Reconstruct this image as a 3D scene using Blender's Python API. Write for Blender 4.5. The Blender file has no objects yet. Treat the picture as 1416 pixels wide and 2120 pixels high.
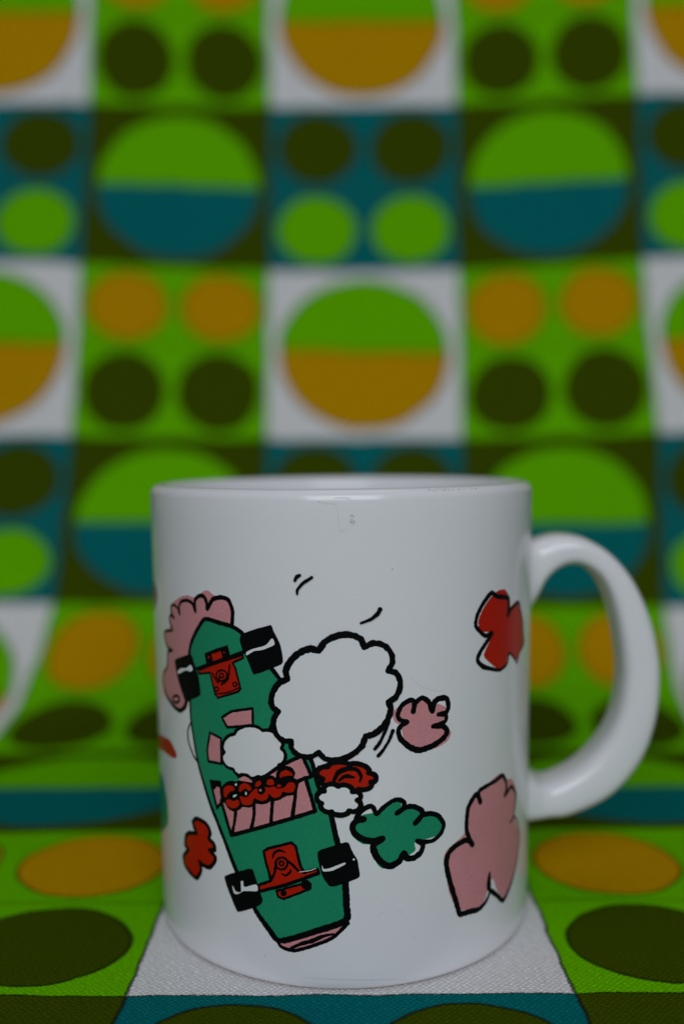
import bpy, bmesh, math, random
from mathutils import Vector, Matrix, noise
from mathutils.geometry import delaunay_2d_cdt
random.seed(4)
scn = bpy.context.scene
MM = 0.001

# ------------------------------------------------------------------ camera
cam_d = bpy.data.cameras.new('camera'); cam = bpy.data.objects.new('camera', cam_d)
scn.collection.objects.link(cam); scn.camera = cam
cam_d.sensor_fit = 'VERTICAL'; cam_d.sensor_height = 36.0
cam_d.lens = 36.0 * 2065 / 2120
cam.matrix_world = (Matrix.Translation((0, -0.22027, 0.10151)) @ Matrix.Rotation(math.pi / 2 - .0641, 4, 'X')
                    @ Matrix.Rotation(-.0099, 4, 'Z'))
cam_d.clip_start = 0.01; cam_d.clip_end = 50
cam_d.dof.use_dof = True
cam_d.dof.focus_distance = 0.184
cam_d.dof.aperture_fstop = 4.6

# ------------------------------------------------------------------ light of the room
world = bpy.data.worlds.new('World'); scn.world = world; world.use_nodes = True
bg = world.node_tree.nodes['Background']
bg.inputs[0].default_value = (0.9, 0.94, 1.0, 1); bg.inputs[1].default_value = 0.07

def area(name, loc, target, sx, sy, power, col):
    l = bpy.data.lights.new(name, 'AREA'); l.shape = 'RECTANGLE'; l.size = sx; l.size_y = sy
    l.energy = power; l.color = col
    o = bpy.data.objects.new(name, l); scn.collection.objects.link(o)
    o.location = loc
    o.rotation_euler = (Vector(target) - Vector(loc)).to_track_quat('-Z', 'Y').to_euler()
    return o
area('window_light', (0.02, -0.94, 0.54), (0, 0.05, 0.05), 0.75, 0.6, 6.3, (0.88, 0.94, 1.0))
area('ceiling_light', (0.1, 0.1, 1.7), (0, 0.1, 0), 0.8, 0.8, 2.1, (1.0, 0.93, 0.88))

scn.view_settings.view_transform = 'Standard'; scn.view_settings.look = 'None'
scn.view_settings.exposure = 0.0; scn.view_settings.gamma = 1.0
scn.cycles.max_bounces = 8

# ------------------------------------------------------------------ node helpers
class NT:
    def __init__(s, name):
        s.m = bpy.data.materials.new(name); s.m.use_nodes = True
        s.t = s.m.node_tree; s.b = s.t.nodes['Principled BSDF']
    def n(s, typ, **kw):
        x = s.t.nodes.new(typ)
        for k, v in kw.items(): setattr(x, k, v)
        return x
    def put(s, sock, v):
        if isinstance(v, bpy.types.NodeSocket): s.t.links.new(v, sock)
        else: sock.default_value = v
    def math(s, op, a, b=0.0, c=0.0, clamp=False):
        x = s.n('ShaderNodeMath', operation=op, use_clamp=clamp)
        s.put(x.inputs[0], a); s.put(x.inputs[1], b); s.put(x.inputs[2], c)
        return x.outputs[0]
    def mix(s, fac, a, b, blend='MIX'):
        x = s.n('ShaderNodeMix', data_type='RGBA', blend_type=blend)
        s.put(x.inputs[0], fac); s.put(x.inputs[6], a); s.put(x.inputs[7], b)
        return x.outputs[2]
    def below(s, val, edge, soft):          # 1 where val < edge
        x = s.n('ShaderNodeMapRange', interpolation_type='SMOOTHSTEP')
        s.put(x.inputs[0], val); s.put(x.inputs[1], edge - soft); s.put(x.inputs[2], edge + soft)
        x.inputs[3].default_value = 1; x.inputs[4].default_value = 0
        return x.outputs[0]
    def noise(s, scale, detail=2, vec=None, dim='3D'):
        x = s.n('ShaderNodeTexNoise', noise_dimensions=dim)
        x.inputs['Scale'].default_value = scale; x.inputs['Detail'].default_value = detail
        if vec is not None: s.put(x.inputs['Vector'], vec)
        return x
def rgb(*c): return (c[0], c[1], c[2], 1)

# ------------------------------------------------------------------ printed cotton
GREEN, ORANGE, OLIVE = rgb(.135, .475, .001), rgb(.520, .265, .001), rgb(.046, .070, .0006)
TEAL, WHITE, DARK = rgb(.002, .140, .150), rgb(.73, .72, .735), rgb(.012, .014, .006)
def cloth_material():
    k = NT('printed_cotton')
    uvn = k.n('ShaderNodeUVMap'); uvn.uv_map = 'UVMap'
    warp = k.noise(6, 2, uvn.outputs[0]); fine = k.noise(260, 1, uvn.outputs[0])
    off = k.n('ShaderNodeVectorMath', operation='SUBTRACT'); k.put(off.inputs[0], warp.outputs['Color']); off.inputs[1].default_value = (.5, .5, .5)
    off2 = k.n('ShaderNodeVectorMath', operation='SUBTRACT'); k.put(off2.inputs[0], fine.outputs['Color']); off2.inputs[1].default_value = (.5, .5, .5)
    s1 = k.n('ShaderNodeVectorMath', operation='MULTIPLY_ADD'); k.put(s1.inputs[0], off.outputs[0]); s1.inputs[1].default_value = (.028,) * 3; k.put(s1.inputs[2], uvn.outputs[0])
    s2 = k.n('ShaderNodeVectorMath', operation='MULTIPLY_ADD'); k.put(s2.inputs[0], off2.outputs[0]); s2.inputs[1].default_value = (.013,) * 3; k.put(s2.inputs[2], s1.outputs[0])
    sep = k.n('ShaderNodeSeparateXYZ'); k.put(sep.inputs[0], s2.outputs[0])
    u, v = sep.outputs[0], sep.outputs[1]
    fu, fv = k.math('FRACT', u), k.math('FRACT', v)
    pu = k.math('FLOORED_MODULO', k.math('FLOOR', u), 2.0); pv = k.math('FLOORED_MODULO', k.math('FLOOR', v), 2.0)
    small = k.math('SUBTRACT', 1.0, k.math('ABSOLUTE', k.math('SUBTRACT', pu, pv)))
    cu, cv = k.math('SUBTRACT', fu, .5), k.math('SUBTRACT', fv, .5)
    def length(a, b): return k.math('SQRT', k.math('ADD', k.math('MULTIPLY', a, a), k.math('MULTIPLY', b, b)))
    big_d = length(cu, cv)
    small_d = length(k.math('SUBTRACT', k.math('ABSOLUTE', cu), .247), k.math('SUBTRACT', k.math('ABSOLUTE', cv), .247))
    # one signed distance to the circle edge of whichever tile this is
    dist = k.math('ADD', k.math('MULTIPLY', small, k.math('SUBTRACT', small_d, .212)),
                  k.math('MULTIPLY', k.math('SUBTRACT', 1.0, small), k.math('SUBTRACT', big_d, .443)))
    inside = k.below(dist, 0.0, .0018)
    ring = k.below(k.math('ABSOLUTE', dist), .0050, .0022)
    top = k.below(k.math('MULTIPLY', cv, -1.0), 0.0, .0015)
    back = k.mix(pv, k.mix(pu, GREEN, WHITE), k.mix(pu, OLIVE, TEAL))
    c_top = k.mix(small, GREEN, k.mix(pv, ORANGE, OLIVE))
    c_bot = k.mix(pv, k.mix(small, ORANGE, OLIVE), k.mix(small, TEAL, GREEN))
    disc = k.mix(top, c_bot, c_top)
    col = k.mix(inside, back, disc)
    # dark key lines: round the discs, across the two-coloured discs, between the tiles
    half = k.math('MULTIPLY', k.math('MULTIPLY', k.below(k.math('ABSOLUTE', cv), .007, .003), inside), k.math('SUBTRACT', 1.0, small))
    eu = k.below(k.math('SUBTRACT', .5, k.math('ABSOLUTE', cu)), .0045, .0015)
    ev = k.below(k.math('SUBTRACT', .5, k.math('ABSOLUTE', cv)), .0030, .0015)
    crease_shade = k.math('MULTIPLY', k.below(k.math('ABSOLUTE', cv), .008, .006), small)  # shade of a fold crease, painted as a faint darker line
    col = k.mix(k.math('MULTIPLY', crease_shade, .75), col, k.mix(.5, col, OLIVE))
    col = k.mix(k.math('MULTIPLY', half, .6), col, rgb(.01, .10, .004))
    col = k.mix(k.math('MULTIPLY', ring, .78), col, DARK)
    col = k.mix(k.math('MULTIPLY', k.math('MAXIMUM', eu, ev), .82), col, DARK)
    # basket weave: rows of short floats, every second row shifted by half
    wsep = k.n('ShaderNodeSeparateXYZ'); k.put(wsep.inputs[0], uvn.outputs[0])
    jit = k.noise(40, 2, uvn.outputs[0])
    rowf = k.math('ADD', k.math('MULTIPLY', wsep.outputs[1], 124.0), k.math('MULTIPLY', jit.outputs['Fac'], 1.6))
    row = k.math('FLOOR', rowf)
    across = k.math('SINE', k.math('MULTIPLY', k.math('FRACT', rowf), math.pi))
    along = k.math('COSINE', k.math('ADD', k.math('ADD', k.math('MULTIPLY', wsep.outputs[0], 2 * math.pi * 66), k.math('MULTIPLY', row, math.pi)), k.math('MULTIPLY', jit.outputs['Fac'], 9.0)))
    weave = k.math('MULTIPLY', across, k.math('MULTIPLY_ADD', along, .5, .5))
    slub = k.n('ShaderNodeTexNoise'); slub.inputs['Scale'].default_value = 1; slub.inputs['Detail'].default_value = 1
    mp = k.n('ShaderNodeMapping'); mp.inputs['Scale'].default_value = (95, 330, 1); k.put(mp.inputs[0], uvn.outputs[0]); k.put(slub.inputs['Vector'], mp.outputs[0])
    h = k.math('ADD', k.math('MULTIPLY', weave, .5), k.math('MULTIPLY', slub.outputs['Fac'], 1.1))
    lum = k.n('ShaderNodeMapRange'); k.put(lum.inputs[0], h); lum.inputs[1].default_value = .25; lum.inputs[2].default_value = 1.15; lum.inputs[3].default_value = .70; lum.inputs[4].default_value = 1.27
    cmb = k.n('ShaderNodeCombineColor'); [k.put(cmb.inputs[i], lum.outputs[0]) for i in range(3)]
    col = k.mix(1.0, col, cmb.outputs[0], 'MULTIPLY')
    # bare thread crossings that took less ink
    spark = k.math('MULTIPLY', k.math('GREATER_THAN', h, .98), .3)
    col = k.mix(spark, col, k.mix(1.0, k.mix(1.0, col, rgb(2.0, 2.0, 2.0), 'MULTIPLY'), rgb(.012, .012, .004), 'ADD'))
    k.put(k.b.inputs['Base Color'], col)
    k.b.inputs['Roughness'].default_value = .92
    k.b.inputs['Specular IOR Level'].default_value = 0.0
    bump = k.n('ShaderNodeBump'); bump.inputs['Strength'].default_value = .35; bump.inputs['Distance'].default_value = .00022
    k.put(bump.inputs['Height'], h); k.put(k.b.inputs['Normal'], bump.outputs[0])
    return k.m

# ------------------------------------------------------------------ glaze and inks
def glaze():
    k = NT('white_glaze')
    tc = k.n('ShaderNodeTexCoord')
    a = k.noise(38, 4, tc.outputs['Object'])
    mr = k.n('ShaderNodeMapRange'); k.put(mr.inputs[0], a.outputs['Fac']); mr.inputs[1].default_value = .3; mr.inputs[2].default_value = .7; mr.inputs[3].default_value = 0; mr.inputs[4].default_value = 1
    zz = k.n('ShaderNodeSeparateXYZ'); k.put(zz.inputs[0], tc.outputs['Object'])
    foot_shade = k.below(zz.outputs[2], .00045, .00035)          # brownish contact shadow painted into the glaze at the base
    k.put(k.b.inputs['Base Color'], k.mix(foot_shade, k.mix(mr.outputs[0], rgb(.775, .762, .80), rgb(.80, .785, .825)), rgb(.42, .33, .27)))
    b = k.noise(60, 3, tc.outputs['Object'])
    r = k.n('ShaderNodeMapRange'); k.put(r.inputs[0], b.outputs['Fac']); r.inputs[3].default_value = .13; r.inputs[4].default_value = .22
    k.put(k.b.inputs['Roughness'], r.outputs[0])
    k.b.inputs['IOR'].default_value = 1.5
    wv = k.noise(55, 2, tc.outputs['Object'])
    bump = k.n('ShaderNodeBump'); bump.inputs['Strength'].default_value = .08; bump.inputs['Distance'].default_value = .0006
    k.put(bump.inputs['Height'], wv.outputs['Fac']); k.put(k.b.inputs['Normal'], bump.outputs[0])
    return k.m
def ink(name, col, speck=.0, rough=.28, spec=.22):
    k = NT(name)
    tc = k.n('ShaderNodeTexCoord')
    a = k.noise(2600, 2, tc.outputs['Object']); b = k.noise(90, 3, tc.outputs['Object'])
    c2 = tuple(min(1, x * 1.45 + .03 * speck) for x in col)
    mr = k.n('ShaderNodeMapRange'); k.put(mr.inputs[0], a.outputs['Fac']); mr.inputs[1].default_value = .45; mr.inputs[2].default_value = .75; mr.inputs[3].default_value = 0; mr.inputs[4].default_value = speck
    c = k.mix(mr.outputs[0], rgb(*col), rgb(*c2))
    mr2 = k.n('ShaderNodeMapRange'); k.put(mr2.inputs[0], b.outputs['Fac']); mr2.inputs[1].default_value = .3; mr2.inputs[2].default_value = .7; mr2.inputs[3].default_value = 0; mr2.inputs[4].default_value = .35
    c = k.mix(mr2.outputs[0], c, rgb(*[x * .86 for x in col]))
    k.put(k.b.inputs['Base Color'], c); k.b.inputs['Roughness'].default_value = rough
    k.b.inputs['Specular IOR Level'].default_value = spec
    return k.m
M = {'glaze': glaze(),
     'green': ink('green_ink', (.013, .250, .128), .35), 'pink': ink('pink_ink', (.62, .25, .275), .4),
     'red': ink('red_ink', (.47, .011, .003), .25), 'ink': ink('black_ink', (.003, .003, .004), .1, .35, .08),
     'rust': ink('rust_ink', (.36, .07, .025), .3), 'dark_green': ink('dark_green_ink', (.015, .07, .04), .2),
     'scuff': ink('grey_scuff', (.50, .50, .51), .5, .6), 'stain': ink('brown_stain', (.42, .36, .30), .6, .7),
     'faint': ink('faint_scratch', (.66, .665, .68), .3, .5)}
M['bare'] = M['glaze']

# ------------------------------------------------------------------ object helpers
def link(name, me, mats, parent=None, smooth=True):
    for m in mats: me.materials.append(m)
    if smooth: me.polygons.foreach_set('use_smooth', [True] * len(me.polygons))
    o = bpy.data.objects.new(name, me); scn.collection.objects.link(o)
    if parent: o.parent = parent
    return o

# ------------------------------------------------------------------ the cloth: lies flat, then sweeps up behind
CLOTH_U = [-2.2, -1, 0, 1, 2, 3, 4, 5.2]
CLOTH_V = [-2.2, -1, 0, 0.5, 1, 1.5, 2, 2.5, 3, 3.5, 4, 4.5, 5, 5.5, 6, 6.5, 7, 8, 9.2]
CLOTH_MM = [
 [[-309.79, -220.75, 0.0], [-209.17, -221.58, 0.0], [-125.32, -222.27, 0.0], [-41.09, -223.3, 0.0], [42.38, -223.66, 0.0], [125.41, -224.18, 0.0], [208.66, -224.62, 0.0], [308.55, -225.15, 0.0]],
 [[-309.79, -121.15, 0.0], [-209.17, -121.98, 0.0], [-125.32, -122.67, 0.0], [-41.09, -123.7, 0.0], [42.38, -124.06, 0.0], [125.41, -124.58, 0.0], [208.66, -125.02, 0.0], [308.55, -125.55, 0.0]],
 [[-309.79, -38.15, 0.0], [-209.17, -38.98, 0.0], [-125.32, -39.67, 0.0], [-41.09, -40.7, 0.0], [42.38, -41.06, 0.0], [125.41, -41.58, 0.0], [208.66, -42.02, 0.0], [308.55, -42.55, 0.0]],
 [[-306.69, 0.11, 0.0], [-207.04, -0.77, 0.0], [-124.0, -1.51, 0.0], [-40.67, -2.36, 0.0], [42.08, -2.97, 0.0], [124.51, -3.34, 0.0], [207.1, -3.84, 0.0], [306.2, -4.43, 0.0]],
 [[-307.56, 42.09, 0.0], [-207.42, 41.11, 0.0], [-123.98, 40.3, 0.0], [-40.42, 39.15, 0.0], [42.91, 38.68, 0.0], [125.44, 38.21, 0.0], [208.37, 37.74, 0.0], [307.89, 37.18, 0.0]],
 [[-309.46, 78.22, 0.0], [-208.5, 76.3, 0.0], [-124.38, 74.71, 0.0], [-39.71, 73.53, 0.0], [43.87, 71.52, 0.0], [124.97, 70.0, 0.0], [207.32, 68.24, 0.0], [306.13, 66.12, 0.0]],
 [[-304.04, 105.84, 0.6], [-204.6, 106.42, 0.6], [-121.73, 106.91, 0.6], [-38.17, 109.51, 0.6], [44.01, 107.89, 0.6], [120.35, 102.21, 0.6], [199.61, 98.55, 0.6], [294.72, 94.17, 0.6]],
 [[-305.23, 142.36, 12.27], [-203.96, 144.7, 11.33], [-119.57, 146.66, 10.54], [-39.46, 150.6, 9.49], [49.21, 150.56, 8.98], [127.21, 154.46, 7.23], [210.54, 156.39, 6.1], [310.54, 158.71, 4.74]],
 [[-304.83, 182.57, 42.33], [-203.1, 183.66, 40.67], [-118.32, 184.57, 39.28], [-35.03, 185.5, 38.1], [51.24, 186.4, 36.5], [132.88, 188.29, 34.78], [216.84, 189.69, 33.12], [317.59, 191.37, 31.13]],
 [[-301.04, 194.74, 74.31], [-200.41, 195.24, 72.79], [-116.56, 195.66, 71.52], [-32.84, 196.59, 70.41], [51.16, 196.5, 68.98], [133.86, 197.47, 68.49], [217.21, 197.91, 67.53], [317.23, 198.44, 66.37]],
 [[-297.83, 206.19, 110.63], [-198.07, 206.08, 108.9], [-114.93, 205.99, 107.46], [-31.87, 206.86, 105.42], [51.34, 205.8, 104.59], [134.29, 203.92, 106.41], [217.37, 202.44, 106.91], [317.07, 200.68, 107.5]],
 [[-297.99, 215.76, 153.59], [-197.87, 216.76, 150.45], [-114.44, 217.6, 147.83], [-31.67, 220.43, 145.22], [52.42, 219.26, 142.6], [133.69, 214.55, 147.15], [216.36, 211.6, 148.12], [315.58, 208.07, 149.28]],
 [[-299.27, 227.05, 189.02], [-198.62, 228.1, 186.57], [-114.75, 228.97, 184.53], [-31.54, 231.74, 180.81], [53.0, 230.71, 180.44], [133.54, 224.89, 183.46], [216.09, 221.47, 184.78], [315.14, 217.36, 186.37]],
 [[-298.05, 234.29, 225.24], [-197.53, 235.97, 223.28], [-113.77, 237.37, 221.65], [-31.23, 241.21, 219.05], [53.76, 240.16, 218.39], [134.65, 233.31, 220.93], [217.59, 229.36, 221.87], [317.12, 224.63, 223.0]],
 [[-297.51, 242.56, 260.47], [-196.96, 244.33, 259.83], [-113.17, 245.79, 259.3], [-31.12, 250.76, 258.65], [54.41, 248.73, 258.23], [135.52, 241.81, 259.6], [218.84, 237.33, 260.08], [318.83, 231.95, 260.65]],
 [[-299.46, 252.58, 307.3], [-198.32, 254.26, 305.33], [-114.05, 255.66, 303.69], [-32.09, 260.54, 301.67], [54.51, 258.45, 300.41], [136.03, 251.56, 302.36], [220.09, 247.08, 302.7], [320.97, 241.69, 303.11]],
 [[-302.15, 264.55, 351.6], [-200.16, 265.6, 349.3], [-115.17, 266.48, 347.39], [-32.86, 270.33, 344.99], [54.82, 268.24, 343.56], [136.99, 262.32, 345.07], [221.92, 258.32, 345.1], [323.83, 253.51, 345.15]],
 [[-306.79, 286.53, 442.74], [-203.36, 286.88, 438.78], [-117.16, 287.17, 435.48], [-34.61, 289.91, 431.34], [55.22, 287.74, 428.88], [138.46, 282.84, 430.53], [224.99, 279.31, 430.13], [328.83, 275.07, 429.65]],
 [[-312.36, 312.91, 552.1], [-207.2, 312.41, 546.15], [-119.56, 311.99, 541.19], [-36.7, 313.39, 534.95], [55.71, 311.15, 531.28], [140.22, 307.46, 533.09], [228.68, 304.49, 532.16], [334.83, 300.93, 531.04]],
]
def hermite(xs, ys, x):
    n = len(xs)
    i = max(0, min(n - 2, next((k for k in range(n - 1) if x < xs[k + 1]), n - 2)))
    def tan(j):
        if j == 0: return (ys[1] - ys[0]) / (xs[1] - xs[0])
        if j == n - 1: return (ys[-1] - ys[-2]) / (xs[-1] - xs[-2])
        a, b = xs[j] - xs[j - 1], xs[j + 1] - xs[j]
        return ((ys[j] - ys[j - 1]) / a * b + (ys[j + 1] - ys[j]) / b * a) / (a + b)
    h = xs[i + 1] - xs[i]; t = (x - xs[i]) / h
    t2, t3 = t * t, t * t * t
    return (ys[i] * (2 * t3 - 3 * t2 + 1) + tan(i) * h * (t3 - 2 * t2 + t) + ys[i + 1] * (3 * t2 - 2 * t3) + tan(i + 1) * h * (t3 - t2))
def cloth():
    nu, nv = 220, 360
    us = [CLOTH_U[0] + (CLOTH_U[-1] - CLOTH_U[0]) * i / nu for i in range(nu + 1)]
    vs = [CLOTH_V[0] + (CLOTH_V[-1] - CLOTH_V[0]) * j / nv for j in range(nv + 1)]
    rows = [[Vector(p) for p in r] for r in CLOTH_MM]
    cols = []
    for v in vs: cols.append([hermite(CLOTH_V, [r[c] for r in rows], v) for c in range(len(CLOTH_U))])
    verts, uv = [], []
    for v, r in zip(vs, cols):
        for u in us:
            p = hermite(CLOTH_U, r, u)
            w = noise.noise(Vector((p.x * .016, p.y * .02, p.z * .012))) + .5 * noise.noise(Vector((p.x * .05 + 7, p.y * .05, p.z * .03)))
            far = max(0.0, min(1.0, (math.hypot(p.x, p.y) - 44) / 40))
            up = max(0.0, min(1.0, (v - 1.2) / 1.3))
            p = p + Vector((0, -1.5 * w * up, (.35 * (w + .6)) * far * (1 - up)))
            g = math.exp(-((u - 2.36) / .13) ** 2 - ((v - .56) / .1) ** 2)      # a small pulled crease
            p = p + Vector((0, -1.3 * g, .35 * g))
            verts.append(p * MM); uv.append((u, v))
    faces = [(j * (nu + 1) + i, j * (nu + 1) + i + 1, (j + 1) * (nu + 1) + i + 1, (j + 1) * (nu + 1) + i) for j in range(nv) for i in range(nu)]
    me = bpy.data.meshes.new('tablecloth'); me.from_pydata(verts, [], faces)
    lay = me.uv_layers.new(name='UVMap')
    lay.data.foreach_set('uv', [c for l in me.loops for c in uv[l.vertex_index]])
    o = link('tablecloth', me, [cloth_material()])
    so = o.modifiers.new('thickness', 'SOLIDIFY'); so.thickness = .0006; so.offset = -1
    o['label'] = 'retro printed cotton cloth of green, orange, teal and olive circles under and behind the mug'
    o['category'] = 'tablecloth'
    return o
cloth()

# ------------------------------------------------------------------ the mug
H = 94.0
def wall_r(z): return 40.4 + .95 * max(0.0, min(1.0, z / 90))
mug = bpy.data.objects.new('coffee_mug', None); scn.collection.objects.link(mug); mug.location = (-.00012, 0, .00012)
mug['label'] = 'glossy white ceramic mug printed with a green skateboard and pink, red and green clouds'
mug['category'] = 'mug'

def lathe(profile, segs):
    v, f = [], []
    for r, z in profile:
        for i in range(segs):
            a = 2 * math.pi * i / segs
            v.append(Vector((r * math.sin(a), -r * math.cos(a), z)) * MM)
    n = len(profile)
    for j in range(n - 1):
        for i in range(segs):
            k = (i + 1) % segs
            f.append((j * segs + i, j * segs + k, (j + 1) * segs + k, (j + 1) * segs + i))
    c0 = len(v); v.append(Vector((0, 0, profile[0][1])) * MM); v.append(Vector((0, 0, profile[-1][1])) * MM)
    for i in range(segs):
        k = (i + 1) % segs
        f.append((c0, k, i)); f.append((c0 + 1, (n - 1) * segs + i, (n - 1) * segs + k))
    return v, f
def body():
    pr = [(30, 2.2), (36.2, 2.2), (36.8, .5), (37.4, 0), (38.6, 0), (39.3, .12), (39.85, .5), (40.2, 1.1), (40.36, 2.0)]
    z = 4.0
    while z < 91: pr.append((wall_r(z), z)); z += 3.0
    for k in range(0, 11):                       # rounded lip
        a = math.pi * k / 10
        pr.append((39.6 + 1.75 * math.cos(a), 91.9 + 2.1 * math.sin(a)))
    for z in (89, 84, 70, 50, 30, 14): pr.append((37.7, z))
    for k in range(1, 7):
        a = math.pi / 2 * k / 6
        pr.append((31.7 + 6 * math.cos(a), 11 - 6 * math.sin(a)))
    v, f = lathe(pr, 300)
    me = bpy.data.meshes.new('body'); me.from_pydata(v, [], f)
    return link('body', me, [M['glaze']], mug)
body()

HANDLE_MM = [(36.9, 79.29, 36.91, 61.84), (40.14, 80.13, 40.71, 64.65), (42.84, 80.97, 42.98, 67.69), (46.08, 81.81, 44.7, 71.27), (48.56, 82.0, 47.4, 73.97), (51.15, 81.76, 50.75, 75.13), (54.18, 80.86, 54.22, 74.12), (59.07, 77.77, 57.27, 71.15), (63.76, 72.5, 59.59, 65.44), (67.52, 65.04, 61.06, 58.3), (69.99, 56.56, 61.53, 53.35), (70.83, 48.84, 61.45, 48.93), (69.95, 39.43, 60.3, 42.3), (66.75, 30.56, 57.29, 36.0), (60.23, 22.79, 52.28, 30.7), (51.24, 18.28, 46.81, 27.63), (45.74, 17.55, 44.07, 27.21), (41.34, 17.15, 42.2, 28.8), (36.94, 16.97, 39.12, 31.95)]
def handle():
    out = [Vector((a, 2.0, b)) for a, b, c, d in HANDLE_MM]; inn = [Vector((c, 2.0, d)) for a, b, c, d in HANDLE_MM]
    n = len(out); idx = list(range(n))
    segs, ring = 110, 32
    v, f = [], []
    for k in range(segs + 1):
        s = k / segs
        a = hermite(idx, out, s * (n - 1)); b = hermite(idx, inn, s * (n - 1))
        p = (a + b) / 2; nrm = (a - b).normalized()
        e = min(s, 1 - s)
        w = 6.2 + 2.6 * math.exp(-(e / .08) ** 2)         # the strip widens where it meets the wall
        view = (Vector((0, -220.3, 101.5)) - p).normalized()
        # seen aslant, part of the visible thickness is the width of the strip
        core = max(2.9, math.sqrt(max(((a - b).length / 2) ** 2 - (w * view.dot(nrm)) ** 2, 8.4)))
        for i in range(ring):
            g = 2 * math.pi * i / ring
            c, d = math.cos(g), math.sin(g)
            ex = math.copysign(abs(c) ** .62, c); ey = math.copysign(abs(d) ** .62, d)
            v.append((p + nrm * core * ex + Vector((0, w * ey, 0))) * MM)
    for k in range(segs):
        for i in range(ring):
            j = (i + 1) % ring
            f.append((k * ring + i, k * ring + j, (k + 1) * ring + j, (k + 1) * ring + i))
    f.append(tuple(range(ring))); f.append(tuple(segs * ring + i for i in reversed(range(ring))))
    me = bpy.data.meshes.new('handle'); me.from_pydata(v, [], f)
    bm = bmesh.new(); bm.from_mesh(me); bmesh.ops.recalc_face_normals(bm, faces=bm.faces); bm.to_mesh(me); bm.free()
    return link('handle', me, [M['glaze']], mug)
handle()

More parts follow.
